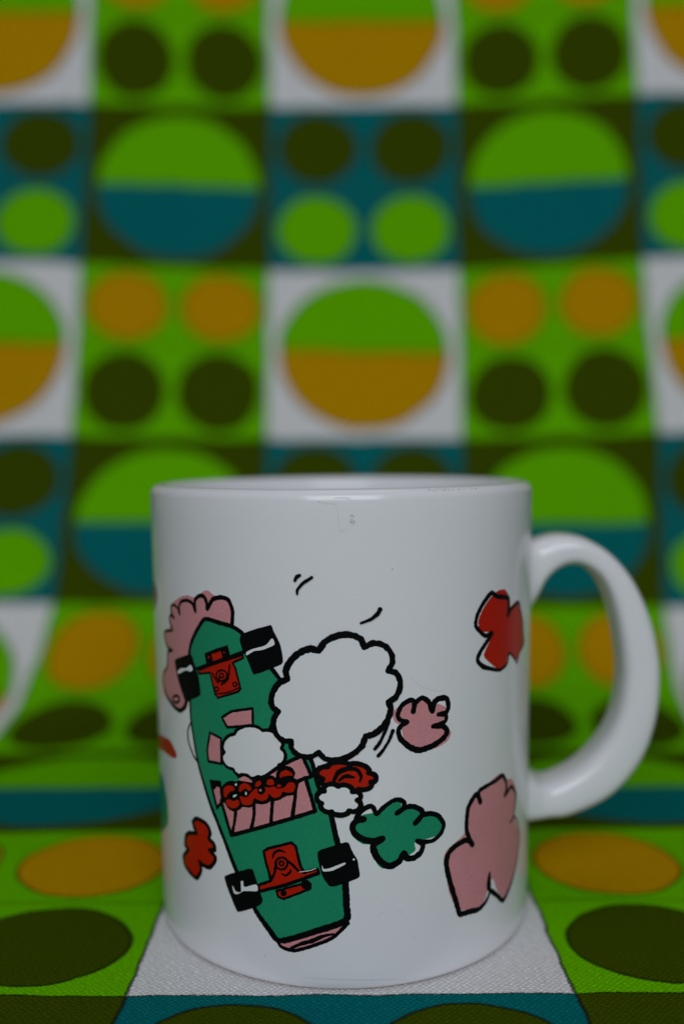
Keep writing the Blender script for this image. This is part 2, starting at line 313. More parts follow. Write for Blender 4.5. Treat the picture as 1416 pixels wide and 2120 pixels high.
# ------------------------------------------------------------------ the screen print: thin layers of ink lying on the glaze
# each shape is a run of "arc,height" pairs in millimetres round the wall; the third value is the order the inks went on
PRINTS = [
 ('pink_cloud_behind_board', [
  ('fill', 'pink', 0, "-39.03,70.99 -38.38,71.43 -37.52,71.85 -36.66,72.22 -35.99,72.49 -35.37,72.71 -34.65,72.92 -33.96,73.09 -33.4,73.19 -32.85,73.17 -32.2,73.09 -31.59,73 -31.11,73 -30.69,73.14 -30.23,73.38 -29.77,73.64 -29.37,73.86 -28.92,74.08 -28.36,74.37 -27.8,74.61 -27.35,74.72 -26.93,74.62 -26.45,74.37 -25.96,74.1 -25.51,73.91 -24.96,73.83 -24.26,73.76 -23.57,73.68 -23.06,73.56 -22.65,73.36 -22.21,73.08 -21.83,72.73 -21.59,72.31 -21.42,71.64 -21.28,70.67 -21.29,69.64 -21.6,68.8 -22.55,67.95 -24.14,66.9 -25.9,65.83 -27.32,64.95 -28.53,64.12 -29.95,63.14 -31.36,62.19 -32.54,61.48 -33.75,61.07 -35.26,60.73 -36.62,60.28 -37.32,59.6 -36.88,58.22 -35.73,56.2 -34.56,54.16 -33.93,52.75 -33.93,51.92 -34.21,51.22 -34.65,50.66 -35.08,50.24 -35.67,49.89 -36.53,49.54 -37.47,49.27 -38.28,49.16 -39.08,49.29 -40.09,49.6 -41.14,49.96 -42,50.26 -42.83,50.52 -43.83,50.85 -44.79,51.2 -45.45,51.58 -45.76,52.15 -45.89,52.94 -45.85,53.79 -45.65,54.53 -45.1,55.31 -44.27,56.27 -43.47,57.22 -42.95,58.02 -42.66,58.87 -42.41,59.91 -42.25,60.93 -42.23,61.68 -42.47,62.26 -42.94,62.86 -43.43,63.39 -43.72,63.78 -43.75,64.05 -43.66,64.3 -43.46,64.53 -43.19,64.74 -42.66,65.01 -41.9,65.33 -41.18,65.67 -40.75,65.99 -40.63,66.4 -40.64,66.93 -40.67,67.51 -40.59,68.05 -40.33,68.69 -39.95,69.55 -39.5,70.38"),
  ('line', 'ink', 1, "-21.37,68.68 -21.32,69.14 -21.24,69.88 -21.19,70.66 -21.2,71.26 -21.33,71.77 -21.54,72.34 -21.81,72.87 -22.06,73.22 -22.39,73.42 -22.84,73.55 -23.32,73.63 -23.75,73.64 -24.22,73.59 -24.83,73.46 -25.44,73.28 -25.9,73.06 -26.3,72.65 -26.73,72.03 -27.12,71.46 -27.36,71.15 -27.45,71.21 -27.44,71.47 -27.42,71.82 -27.45,72.1 -27.57,72.41 -27.75,72.8 -27.96,73.18 -28.18,73.41 -28.46,73.5 -28.85,73.53 -29.26,73.5 -29.59,73.42 -29.92,73.25 -30.32,72.97 -30.69,72.65 -30.92,72.32 -30.95,71.84 -30.88,71.17 -30.8,70.55 -30.79,70.25 -30.91,70.41 -31.11,70.85 -31.35,71.35 -31.61,71.7 -31.96,71.88 -32.46,72.04 -32.99,72.16 -33.45,72.2 -33.91,72.15 -34.5,72.03 -35.08,71.86 -35.5,71.69 -35.78,71.48 -36.04,71.19 -36.25,70.88 -36.37,70.6 -36.37,70.25 -36.28,69.8 -36.19,69.39 -36.18,69.2 -36.29,69.32 -36.48,69.63 -36.71,69.99 -36.96,70.24 -37.31,70.41 -37.81,70.58 -38.33,70.7 -38.73,70.74 -39.05,70.65 -39.41,70.46 -39.72,70.23 -39.89,70.02 -39.89,69.75 -39.77,69.4 -39.6,69.04 -39.44,68.78 -39.2,68.56 -38.85,68.33 -38.56,68.14 -38.47,68.05 -38.72,68.11 -39.21,68.28 -39.76,68.43 -40.14,68.45 -40.36,68.26 -40.54,67.91 -40.66,67.51 -40.66,67.17 -40.37,66.8 -39.88,66.33 -39.47,65.88 -39.41,65.55 -39.99,65.35 -41.09,65.16 -42.33,64.95 -43.19,64.74 -43.56,64.48 -43.75,64.15 -43.8,63.8 -43.74,63.48 -43.52,63.07 -43.13,62.53 -42.66,62.02 -42.23,61.68 -41.59,61.54 -40.73,61.48 -40.01,61.44 -39.7,61.37 -40.01,61.26 -40.74,61.11 -41.59,60.91 -42.15,60.66 -42.35,60.27 -42.41,59.72 -42.43,59.15 -42.48,58.7 -42.61,58.31 -42.78,57.86 -42.98,57.43 -43.21,57.09 -43.56,56.81 -44.07,56.51 -44.6,56.19 -44.99,55.85 -45.27,55.4 -45.57,54.78 -45.76,54.14 -45.75,53.61 -45.42,53.09 -44.84,52.46 -44.18,51.85 -43.56,51.4 -42.81,51.04 -41.85,50.66 -40.91,50.31 -40.18,50.06 -39.48,49.9 -38.68,49.74 -37.92,49.64 -37.34,49.64 -36.82,49.8 -36.23,50.1 -35.7,50.45 -35.32,50.77 -35.05,51.19 -34.79,51.77 -34.57,52.31 -34.44,52.66", [0.87, 0.87, 0.87, 0.725, 0.725, 0.58, 0.58, 0.58, 0.58, 0.58, 0.725, 0.87, 1.014], False),
  ('line', 'ink', 1.5, "-37.2,51.99 -37.25,51.82 -37.36,51.65 -37.54,51.49 -37.77,51.33 -38.06,51.19 -38.38,51.07 -38.72,50.99 -39.07,50.93 -39.4,50.92 -39.7,50.93 -39.95,50.99 -40.15,51.08 -40.25,51.21 -40.29,51.36 -40.23,51.53 -40.1,51.7 -39.88,51.88 -39.62,52.04 -39.31,52.19 -38.97,52.31 -38.63,52.39 -38.29,52.45 -37.98,52.45 -37.7,52.43 -37.49,52.36 -37.32,52.26 -37.23,52.13", [0.58], True),
 ]),
 ('skateboard_print', [
  ('fill', 'green', 2, "-27.95,69.16 -26.95,69.17 -25.68,68.99 -24.6,68.81 -23.49,68.67 -22.21,68.49 -21.22,68.28 -20.46,68 -19.67,67.59 -19.02,67.11 -18.38,66.3 -17.63,65.2 -16.95,64.31 -16.13,63.55 -15.13,62.72 -14.36,62.07 -13.82,61.57 -13.29,61.05 -12.83,60.56 -12.34,59.99 -11.76,59.27 -11.19,58.52 -10.41,57.58 -9.42,56.31 -8.66,54.91 -8.12,52.66 -7.59,49.67 -7.14,47.41 -6.68,46.02 -6.15,44.74 -5.74,43.64 -5.44,42.38 -5.13,40.88 -4.77,39.54 -4.13,38.09 -3.29,36.34 -2.65,34.86 -2.3,33.51 -1.99,31.95 -1.69,30.42 -1.2,28.28 -0.58,25.56 -0.16,23.57 -0.01,22.52 0.05,21.7 0.08,20.9 0.14,19.7 0.19,18.17 0.21,16.94 0.34,15.91 0.44,14.81 0.09,13.96 -1.4,13.26 -3.65,12.48 -5.48,11.84 -6.85,11.3 -8.3,10.72 -9.49,10.26 -10.63,9.82 -11.9,9.37 -12.87,9.21 -13.51,9.59 -14.11,10.32 -14.69,11.06 -15.49,11.93 -16.51,13.06 -17.38,14.13 -18.18,15.46 -19.11,17.13 -19.86,18.46 -20.52,19.47 -21.24,20.55 -21.88,21.6 -22.61,23.05 -23.51,24.9 -24.27,26.43 -24.99,27.81 -25.82,29.34 -26.48,30.55 -27.01,31.44 -27.57,32.39 -28.15,33.51 -29.04,35.41 -30.21,38 -31.16,40.33 -31.87,42.92 -32.59,46.04 -33.07,48.37 -33.22,49.77 -33.23,50.99 -33.23,52.02 -33.28,53.2 -33.34,54.58 -33.39,55.69 -33.46,56.6 -33.54,57.59 -33.54,58.5 -33.42,59.68 -33.2,61.13 -32.97,62.27 -32.7,63.09 -32.33,63.92 -31.93,64.66 -31.31,65.55 -30.51,66.61 -29.84,67.43 -29.28,68.1 -28.63,68.76"),
  ('line', 'ink', 3, "-27.95,69.16 -26.95,69.17 -25.68,68.99 -24.6,68.81 -23.49,68.67 -22.21,68.49 -21.22,68.28 -20.46,68 -19.67,67.59 -19.02,67.11 -18.38,66.3 -17.63,65.2 -16.95,64.31 -16.13,63.55 -15.13,62.72 -14.36,62.07 -13.82,61.57 -13.29,61.05 -12.83,60.56 -12.34,59.99 -11.76,59.27 -11.19,58.52 -10.41,57.58 -9.42,56.31 -8.66,54.91 -8.12,52.66 -7.59,49.67 -7.14,47.41 -6.68,46.02 -6.15,44.74 -5.74,43.64 -5.44,42.38 -5.13,40.88 -4.77,39.54 -4.13,38.09 -3.29,36.34 -2.65,34.86 -2.3,33.51 -1.99,31.95 -1.69,30.42 -1.2,28.28 -0.58,25.56 -0.16,23.57 -0.01,22.52 0.05,21.7 0.08,20.9 0.14,19.7 0.19,18.17 0.21,16.94 0.34,15.91 0.44,14.81 0.09,13.96 -1.4,13.26 -3.65,12.48 -5.48,11.84 -6.85,11.3 -8.3,10.72 -9.49,10.26 -10.63,9.82 -11.9,9.37 -12.87,9.21 -13.51,9.59 -14.11,10.32 -14.69,11.06 -15.49,11.93 -16.51,13.06 -17.38,14.13 -18.18,15.46 -19.11,17.13 -19.86,18.46 -20.52,19.47 -21.24,20.55 -21.88,21.6 -22.61,23.05 -23.51,24.9 -24.27,26.43 -24.99,27.81 -25.82,29.34 -26.48,30.55 -27.01,31.44 -27.57,32.39 -28.15,33.51 -29.04,35.41 -30.21,38 -31.16,40.33 -31.87,42.92 -32.59,46.04 -33.07,48.37 -33.22,49.77 -33.23,50.99 -33.23,52.02 -33.28,53.2 -33.34,54.58 -33.39,55.69 -33.46,56.6 -33.54,57.59 -33.54,58.5 -33.42,59.68 -33.2,61.13 -32.97,62.27 -32.7,63.09 -32.33,63.92 -31.93,64.66 -31.31,65.55 -30.51,66.61 -29.84,67.43 -29.28,68.1 -28.63,68.76", [0.87, 0.87, 0.87, 0.87, 0.87, 0.87, 0.87, 0.87, 1.014, 1.159, 1.304, 1.304, 1.304, 1.159, 1.159, 1.014, 1.014, 0.87, 0.87, 0.725, 0.58, 0.58, 0.58, 0.725, 0.87], True),
  ('fill', 'pink', 2.5, "-12.87,8.83 -12.26,9.09 -11.17,9.4 -9.96,9.72 -8.99,10.01 -8.1,10.38 -7.02,10.86 -5.94,11.35 -4.99,11.74 -3.9,12.15 -2.52,12.64 -1.21,13.07 -0.35,13.34 0.08,13.49 0.37,13.6 0.47,13.61 0.37,13.46 -0.09,12.95 -0.89,12.11 -1.79,11.23 -2.57,10.58 -3.37,10.13 -4.39,9.68 -5.43,9.25 -6.26,8.92 -7.05,8.6 -7.97,8.25 -8.86,7.94 -9.53,7.75 -10.08,7.69 -10.65,7.71 -11.18,7.78 -11.58,7.87 -12.01,8.04 -12.51,8.3 -12.87,8.58"),
  ('line', 'ink', 3.2, "-12.87,9.08 -12.82,8.93 -12.73,8.69 -12.62,8.43 -12.49,8.25 -12.28,8.13 -11.97,8.01 -11.64,7.9 -11.32,7.83 -10.98,7.77 -10.53,7.71 -10.03,7.69 -9.53,7.75 -8.87,7.94 -7.98,8.26 -7.05,8.61 -6.26,8.92 -5.43,9.25 -4.4,9.68 -3.38,10.13 -2.57,10.58 -1.78,11.22 -0.86,12.11 -0.03,12.94 0.49,13.45", [0.725], False),
  ('line', 'ink', 3.4, "-10.29,8.16 -9.99,8.33 -9.5,8.6 -8.96,8.88 -8.5,9.11 -8.01,9.3 -7.38,9.52 -6.75,9.73 -6.25,9.92 -5.78,10.14 -5.24,10.43 -4.71,10.7 -4.27,10.9 -3.79,11.05 -3.2,11.21 -2.65,11.33 -2.31,11.41", [0.58, 0.725, 0.87, 0.725, 0.435], False),
  ('line', 'ink', 2.4, "-33.07,48.37 -33.32,48 -33.72,47.42 -34.13,46.77 -34.37,46.22 -34.42,45.68 -34.39,45.01 -34.28,44.33 -34.11,43.76 -33.77,43.18 -33.27,42.46 -32.75,41.78 -32.37,41.32 -32.04,41.06 -31.67,40.87 -31.35,40.73 -31.14,40.65", [0.362, 0.435, 0.435, 0.435, 0.58], False),
  ('fill', 'ink', 3.3, "0.01,13.83 0.43,13.8 0.74,13.57 0.4,13 -0.12,12.34 -0.82,11.64 -1.34,11.22 -0.93,12.07 -0.36,13.09 -0.16,13.56"),
 ]),
 ('wheel_print', [
  ('fill', 'ink', 5, "-19.02,67.11 -18.35,67.45 -17.4,67.83 -16.57,68.14 -15.69,68.42 -14.66,68.71 -13.94,68.91 -13.56,69.04 -13.29,69.13 -13.08,69.08 -12.91,68.78 -12.74,68.28 -12.55,67.78 -12.22,67.18 -11.8,66.41 -11.48,65.7 -11.26,64.86 -11.07,63.83 -10.97,63.07 -10.96,62.64 -11.03,62.29 -11.27,61.99 -11.94,61.61 -12.94,61.15 -13.82,60.77 -14.7,60.41 -15.73,60.01 -16.46,59.77 -16.75,59.7 -16.9,59.75 -17.05,59.99 -17.39,60.7 -17.84,61.76 -18.21,62.59 -18.51,63.13 -18.84,63.66 -19.1,64.14 -19.33,64.72 -19.57,65.43 -19.68,65.98 -19.59,66.38 -19.37,66.78"),
  ('fill', 'bare', 5.6, "-18.34,63.66 -18.02,63.89 -17.5,64.18 -16.95,64.44 -16.14,64.69 -15.09,64.99 -14.3,65.29 -13.79,65.77 -13.32,66.38 -12.99,66.69 -12.72,66.46 -12.5,65.95 -12.54,65.52 -13.13,65.16 -14.1,64.75 -14.89,64.45 -15.49,64.3 -16.13,64.19 -16.66,64.06 -17.18,63.77 -17.74,63.4 -18.13,63.19 -18.31,63.25 -18.4,63.45"),
 ]),
 ('wheel_print', [
  ('fill', 'ink', 5, "-38.4,59.71 -37.45,60.14 -36.1,60.61 -35.03,60.97 -34.14,61.31 -33.19,61.65 -32.52,61.77 -32.18,61.53 -31.93,61.05 -31.66,60.48 -31.22,59.58 -30.66,58.35 -30.26,57.32 -30.05,56.38 -29.88,55.33 -29.83,54.58 -29.91,54.23 -30.12,53.99 -30.41,53.78 -30.97,53.51 -31.78,53.16 -32.48,52.87 -33.14,52.53 -33.91,52.15 -34.48,51.93 -34.76,51.96 -34.96,52.14 -35.23,52.51 -35.81,53.35 -36.63,54.56 -37.27,55.58 -37.68,56.49 -38.06,57.51 -38.3,58.28 -38.49,58.81 -38.61,59.3"),
  ('fill', 'bare', 5.6, "-37.45,57.42 -37.16,57.69 -36.65,58.08 -36.14,58.36 -35.52,58.51 -34.74,58.62 -34.12,58.75 -33.6,59.05 -33.03,59.44 -32.62,59.64 -32.33,59.49 -32.07,59.16 -31.96,58.89 -32.09,58.68 -32.38,58.45 -32.69,58.3 -33.07,58.3 -33.6,58.36 -34.15,58.32 -34.97,58.01 -36.07,57.55 -36.88,57.23 -37.25,57.2 -37.45,57.28"),
 ]),
 ('wheel_print', [
  ('fill', 'ink', 5, "-5.04,26.87 -4.9,27.15 -4.64,27.34 -4.3,27.51 -3.7,27.74 -2.85,28.02 -2.13,28.25 -1.4,28.49 -0.56,28.75 0.04,28.91 0.35,28.96 0.57,28.93 0.76,28.78 0.97,28.32 1.23,27.62 1.46,27.04 1.72,26.59 2.04,26.08 2.29,25.54 2.48,24.69 2.66,23.59 2.75,22.81 2.73,22.47 2.62,22.26 2.38,22.08 1.79,21.83 0.94,21.53 0.2,21.27 -0.52,21.01 -1.35,20.72 -1.97,20.53 -2.34,20.47 -2.65,20.49 -2.94,20.64 -3.31,21.06 -3.77,21.71 -4.13,22.33 -4.39,23.07 -4.64,24.01 -4.82,24.78 -4.95,25.5 -5.04,26.3"),
  ('fill', 'bare', 5.6, "-4.22,24.55 -4.16,24.37 -4.05,24.04 -3.87,23.82 -3.49,23.84 -2.95,23.95 -2.41,24.11 -1.68,24.42 -0.74,24.85 -0.12,25.1 0.1,25.08 0.15,24.92 -0,24.73 -0.57,24.4 -1.45,23.94 -2.18,23.61 -2.78,23.45 -3.42,23.35 -3.87,23.33 -4.07,23.47 -4.17,23.72 -4.23,23.94 -4.25,24.17 -4.25,24.43"),
  ('fill', 'bare', 5.6, "1.88,25.63 1.86,25.55 1.82,25.49 1.76,25.45 1.69,25.44 1.61,25.46 1.55,25.5 1.51,25.56 1.5,25.64 1.51,25.71 1.55,25.78 1.62,25.81 1.69,25.83 1.76,25.81 1.82,25.77 1.86,25.7"),
 ]),
 ('wheel_print', [
  ('fill', 'ink', 5, "-24.56,19.46 -24.43,19.64 -24.19,19.82 -23.82,20.02 -23.12,20.37 -22.14,20.83 -21.28,21.22 -20.38,21.61 -19.33,22.04 -18.6,22.3 -18.27,22.35 -18.06,22.29 -17.89,22.12 -17.7,21.73 -17.47,21.13 -17.23,20.47 -16.86,19.44 -16.38,18.1 -16.06,17.14 -15.94,16.77 -15.89,16.58 -15.94,16.41 -16.11,16.1 -16.41,15.71 -16.79,15.38 -17.43,15.03 -18.33,14.6 -19.09,14.25 -19.81,13.91 -20.62,13.53 -21.2,13.29 -21.45,13.2 -21.61,13.22 -21.81,13.45 -22.24,14.18 -22.82,15.27 -23.3,16.17 -23.68,16.96 -24.08,17.84 -24.36,18.48 -24.5,18.88 -24.57,19.21"),
  ('fill', 'bare', 5.6, "-22.6,18.25 -22.45,18.05 -22.19,17.59 -21.95,17.25 -21.68,17.17 -21.34,17.16 -21.09,17.19 -20.9,17.24 -20.71,17.34 -20.6,17.55 -20.6,18.07 -20.64,18.81 -20.64,19.32 -20.5,19.52 -20.29,19.59 -20.13,19.55 -20.1,19.22 -20.07,18.72 -19.86,18.46 -19.09,18.73 -18,19.22 -17.25,19.46 -16.96,19.18 -16.85,18.65 -17,18.24 -17.76,18.05 -18.95,17.88 -19.88,17.7 -20.46,17.41 -21,17.05 -21.41,16.81 -21.75,16.71 -22.09,16.68 -22.33,16.78 -22.48,17.23 -22.59,17.89"),
 ]),
 ('truck_print', [
  ('fill', 'red', 4, "-30.41,58.84 -26.34,60.51 -22.05,62.1 -19.12,63.13 -18.98,62.6 -21.41,61.43 -20.79,60.45 -19.7,56.76 -20.26,56.1 -22.59,55.2 -25.08,54.32 -25.79,54.85 -26.97,58.91 -30.23,58.23"),
  ('line', 'ink', 4.4, "-30.41,58.84 -26.34,60.51 -22.05,62.1 -19.12,63.13 -18.98,62.6 -21.41,61.43 -20.79,60.45 -19.7,56.76 -20.26,56.1 -22.59,55.2 -25.08,54.32 -25.79,54.85 -26.97,58.91 -30.23,58.23", [0.43], True),
  ('fill', 'ink', 3.6, "-28.4,62.47 -25.49,63.64 -22.48,64.72 -21.87,62.66 -24.84,61.52 -27.96,60.33"),
  ('fill', 'red', 3.9, "-26.46,62.51 -24.14,63.38 -23.76,62.19 -26.13,61.2"),
  ('line', 'ink', 4.6, "-31.97,58.75 -30.89,59.16 -29.25,59.8 -27.58,60.44 -26.33,60.93 -25.27,61.32 -24.07,61.76 -22.94,62.17 -22.04,62.51 -21.16,62.85 -20.12,63.26 -19.2,63.62 -18.64,63.85", [0.574, 0.478, 0.478, 0.67], False),
  ('line', 'ink', 4.7, "-22.72,58.88 -22.77,58.65 -22.86,58.41 -23.03,58.2 -23.24,58.01 -23.5,57.86 -23.78,57.74 -24.07,57.69 -24.37,57.67 -24.66,57.72 -24.91,57.8 -25.12,57.95 -25.29,58.12 -25.37,58.33 -25.41,58.56 -25.36,58.8 -25.26,59.03 -25.08,59.25 -24.86,59.44 -24.59,59.59 -24.31,59.71 -24.01,59.77 -23.71,59.78 -23.44,59.73 -23.19,59.64 -22.99,59.5 -22.84,59.32 -22.76,59.11", [0.402], True),
  ('line', 'ink', 4.7, "-23.52,58.79 -23.54,58.7 -23.57,58.6 -23.64,58.52 -23.72,58.44 -23.82,58.38 -23.94,58.34 -24.05,58.32 -24.17,58.31 -24.28,58.33 -24.38,58.36 -24.46,58.42 -24.53,58.49 -24.56,58.57 -24.57,58.66 -24.55,58.76 -24.52,58.85 -24.45,58.93 -24.36,59.01 -24.26,59.07 -24.15,59.12 -24.03,59.14 -23.91,59.14 -23.8,59.12 -23.7,59.09 -23.62,59.03 -23.56,58.96 -23.53,58.88", [0.335], True),
  ('line', 'ink', 4.8, "-26.4,58.84 -26.13,58.51 -25.7,57.98 -25.27,57.48 -24.98,57.23 -24.83,57.37 -24.72,57.73 -24.64,58.14 -24.58,58.38", [0.383], False),
  ('line', 'ink', 4.8, "-22.09,60.87 -22.15,60.4 -22.25,59.66 -22.38,58.89 -22.5,58.36 -22.68,58.05 -22.93,57.8 -23.18,57.59 -23.38,57.43 -23.57,57.31 -23.78,57.21 -23.97,57.12 -24.09,57.07", [0.43], False),
  ('line', 'ink', 4.7, "-24.88,56 -24.9,55.92 -24.93,55.83 -25,55.75 -25.08,55.67 -25.18,55.62 -25.29,55.57 -25.4,55.55 -25.52,55.54 -25.62,55.56 -25.72,55.59 -25.8,55.64 -25.86,55.7 -25.89,55.78 -25.91,55.86 -25.89,55.95 -25.85,56.04 -25.78,56.12 -25.7,56.2 -25.6,56.25 -25.49,56.3 -25.38,56.32 -25.26,56.33 -25.16,56.31 -25.06,56.28 -24.98,56.23 -24.92,56.17 -24.89,56.09", [0.335], True),
  ('line', 'ink', 4.7, "-20.48,57.44 -20.5,57.35 -20.53,57.27 -20.59,57.19 -20.66,57.12 -20.75,57.07 -20.84,57.03 -20.95,57.01 -21.05,57 -21.14,57.02 -21.23,57.06 -21.3,57.11 -21.35,57.18 -21.38,57.25 -21.39,57.34 -21.38,57.42 -21.34,57.51 -21.29,57.59 -21.21,57.66 -21.12,57.71 -21.03,57.75 -20.93,57.77 -20.82,57.77 -20.73,57.75 -20.64,57.72 -20.57,57.66 -20.52,57.6 -20.49,57.52", [0.335], True),
  ('line', 'ink', 4.7, "-25.6,54.99 -25.13,55.08 -24.39,55.22 -23.58,55.39 -22.93,55.57 -22.23,55.85 -21.36,56.24 -20.57,56.62 -20.08,56.85", [0.306], False),
  ('fill', 'red', 3.95, "-26.97,61.9 -27,61.82 -27.06,61.75 -27.15,61.7 -27.25,61.67 -27.35,61.67 -27.44,61.7 -27.49,61.76 -27.52,61.83 -27.49,61.91 -27.43,61.98 -27.34,62.03 -27.24,62.06 -27.14,62.05 -27.05,62.02 -27,61.97"),
  ('fill', 'red', 3.95, "-23.1,63.22 -23.13,63.15 -23.17,63.09 -23.24,63.05 -23.32,63.03 -23.39,63.04 -23.46,63.06 -23.5,63.11 -23.52,63.17 -23.5,63.24 -23.45,63.3 -23.38,63.34 -23.3,63.36 -23.23,63.35 -23.16,63.33 -23.12,63.27"),
 ]),
 ('truck_print', [
  ('fill', 'red', 4, "-15.51,26.14 -14.63,26.83 -9.95,28.45 -9.15,27.85 -8.27,24.08 -7.54,23.02 -5.08,23.78 -4.84,23.1 -11.36,20.26 -16.72,18.24 -16.75,19.42 -14.23,20.64 -14.41,21.92 -15.09,24.07"),
  ('line', 'ink', 4.4, "-15.51,26.14 -14.63,26.83 -9.95,28.45 -9.15,27.85 -8.27,24.08 -7.54,23.02 -5.08,23.78 -4.84,23.1 -11.36,20.26 -16.72,18.24 -16.75,19.42 -14.23,20.64 -14.41,21.92 -15.09,24.07", [0.574], True),
  ('fill', 'red', 3.6, "-13.07,18.85 -8.07,20.75 -6.39,20.94 -6.48,19.94 -11.67,17.48 -12.7,17.77"),
  ('line', 'ink', 3.9, "-13.07,18.85 -8.07,20.75 -6.39,20.94 -6.48,19.94 -11.67,17.48 -12.7,17.77", [0.478], True),
  ('fill', 'ink', 3.95, "-11,18.7 -11.03,18.54 -11.09,18.38 -11.2,18.24 -11.33,18.12 -11.49,18.05 -11.66,18 -11.82,18.01 -11.98,18.05 -12.11,18.14 -12.21,18.25 -12.27,18.39 -12.29,18.55 -12.26,18.71 -12.2,18.87 -12.09,19.01 -11.96,19.13 -11.8,19.21 -11.63,19.25 -11.47,19.25 -11.31,19.21 -11.19,19.12 -11.08,19.01 -11.03,18.86"),
  ('fill', 'ink', 3.95, "-6.39,20.74 -6.43,20.5 -6.52,20.26 -6.68,20.06 -6.87,19.89 -7.1,19.79 -7.34,19.74 -7.58,19.76 -7.81,19.83 -8,19.97 -8.15,20.15 -8.23,20.37 -8.27,20.61 -8.23,20.86 -8.14,21.09 -7.98,21.29 -7.79,21.46 -7.56,21.57 -7.31,21.62 -7.07,21.6 -6.85,21.53 -6.66,21.39 -6.51,21.21 -6.43,20.98"),
  ('line', 'ink', 4.7, "-10.75,24.41 -10.79,24.15 -10.87,23.9 -11.02,23.67 -11.21,23.47 -11.44,23.31 -11.69,23.19 -11.95,23.14 -12.21,23.13 -12.46,23.19 -12.69,23.3 -12.87,23.46 -13.02,23.65 -13.09,23.89 -13.13,24.14 -13.08,24.4 -13,24.65 -12.84,24.88 -12.66,25.09 -12.42,25.25 -12.17,25.37 -11.91,25.42 -11.64,25.43 -11.4,25.36 -11.18,25.26 -11,25.09 -10.86,24.89 -10.78,24.66", [0.478], True),
  ('line', 'ink', 4.7, "-11.49,24.33 -11.51,24.23 -11.54,24.14 -11.59,24.06 -11.66,23.98 -11.75,23.92 -11.84,23.88 -11.94,23.86 -12.04,23.86 -12.13,23.88 -12.21,23.92 -12.28,23.98 -12.33,24.05 -12.36,24.14 -12.37,24.23 -12.35,24.32 -12.32,24.42 -12.27,24.5 -12.2,24.58 -12.11,24.64 -12.02,24.68 -11.92,24.7 -11.82,24.7 -11.73,24.68 -11.65,24.64 -11.58,24.58 -11.53,24.51 -11.5,24.42", [0.383], True),
  ('line', 'ink', 4.7, "-13.74,25.13 -13.68,25.32 -13.58,25.63 -13.46,25.95 -13.32,26.18 -13.12,26.35 -12.82,26.52 -12.52,26.66 -12.27,26.73 -12.02,26.71 -11.71,26.64 -11.43,26.55 -11.25,26.49", [0.287, 0.526, 0.526, 0.287], False),
  ('line', 'ink', 4.7, "-11.97,22.29 -11.81,22.23 -11.55,22.15 -11.28,22.09 -11.07,22.09 -10.88,22.2 -10.65,22.4 -10.44,22.62 -10.29,22.79 -10.23,22.92 -10.19,23.08 -10.17,23.21 -10.16,23.3", [0.287, 0.478, 0.478, 0.287], False),
  ('line', 'ink', 4.8, "-14.22,20.69 -14.07,20.95 -13.83,21.35 -13.58,21.79 -13.4,22.18 -13.29,22.63 -13.19,23.21 -13.1,23.76 -13.05,24.1", [0.574], False),
  ('line', 'ink', 4.8, "-10.64,24.87 -10.49,24.76 -10.26,24.58 -9.99,24.39 -9.77,24.2 -9.53,23.98 -9.23,23.68 -8.92,23.38 -8.65,23.18 -8.36,23.08 -7.98,23 -7.63,22.94 -7.42,22.91", [0.478, 0.574, 0.574, 0.574], False),
  ('line', 'ink', 4.75, "-17.01,18.04 -16.01,18.41 -14.46,18.97 -12.78,19.58 -11.36,20.11 -9.79,20.78 -7.81,21.65 -5.98,22.43 -4.85,22.9", [0.574], False),
  ('fill', 'bare', 4.85, "-8.48,23.05 -7.71,23.19 -6.8,23.37 -5.97,23.65 -5.32,23.89 -5.2,23.88 -5.37,23.77 -6.08,23.48 -6.92,23.19 -7.74,23.03 -8.41,22.93 -8.6,22.96"),
 ]),
 ('flower_print', [
  ('fill', 'pink', 3.5, "-24.28,50.64 -21.78,52.19 -17.24,53.22 -17.26,49.59 -19.71,49.54 -22.99,48.92"),
  ('line', 'ink', 3.8, "-24.28,50.64 -21.78,52.19 -17.24,53.22 -17.26,49.59 -19.71,49.54 -22.99,48.92", [0.554], True),
  ('fill', 'pink', 3.5, "-27.46,47.18 -24.61,46.55 -24.69,41.6 -28.11,41.42 -28.33,43.7"),
  ('line', 'ink', 3.8, "-27.46,47.18 -24.61,46.55 -24.69,41.6 -28.11,41.42 -28.33,43.7", [0.554], True),
  ('fill', 'pink', 3.5, "-13.43,50.6 -12.75,50.3 -10.87,47.49 -11.39,47.22 -13.93,49.47"),
  ('line', 'ink', 3.8, "-13.43,50.6 -12.75,50.3 -10.87,47.49 -11.39,47.22 -13.93,49.47", [0.554], True),
  ('fill', 'bare', 4, "-12.17,42.99 -12.21,42.3 -12.59,41.71 -13.14,41.19 -13.81,40.77 -14.58,40.47 -15.41,40.3 -16.28,40.42 -17.09,39.96 -18.02,39.76 -18.96,39.71 -19.89,39.81 -20.74,40.05 -21.45,40.44 -21.85,41.06 -22.82,41.06 -23.5,41.33 -24.02,41.73 -24.36,42.22 -24.49,42.77 -24.4,43.37 -23.81,44.02 -24.25,44.57 -24.25,45.2 -24.04,45.86 -23.62,46.49 -23.03,47.08 -22.3,47.57 -21.35,47.86 -20.85,48.66 -20,49.23 -19.03,49.64 -17.99,49.88 -16.96,49.92 -16.01,49.76 -15.26,49.24 -14.2,49.44 -13.29,49.24 -12.49,48.84 -11.86,48.3 -11.44,47.63 -11.25,46.9 -11.55,46.09 -11.02,45.7 -10.82,45.22 -10.78,44.72 -10.88,44.21 -11.12,43.72 -11.5,43.29"),
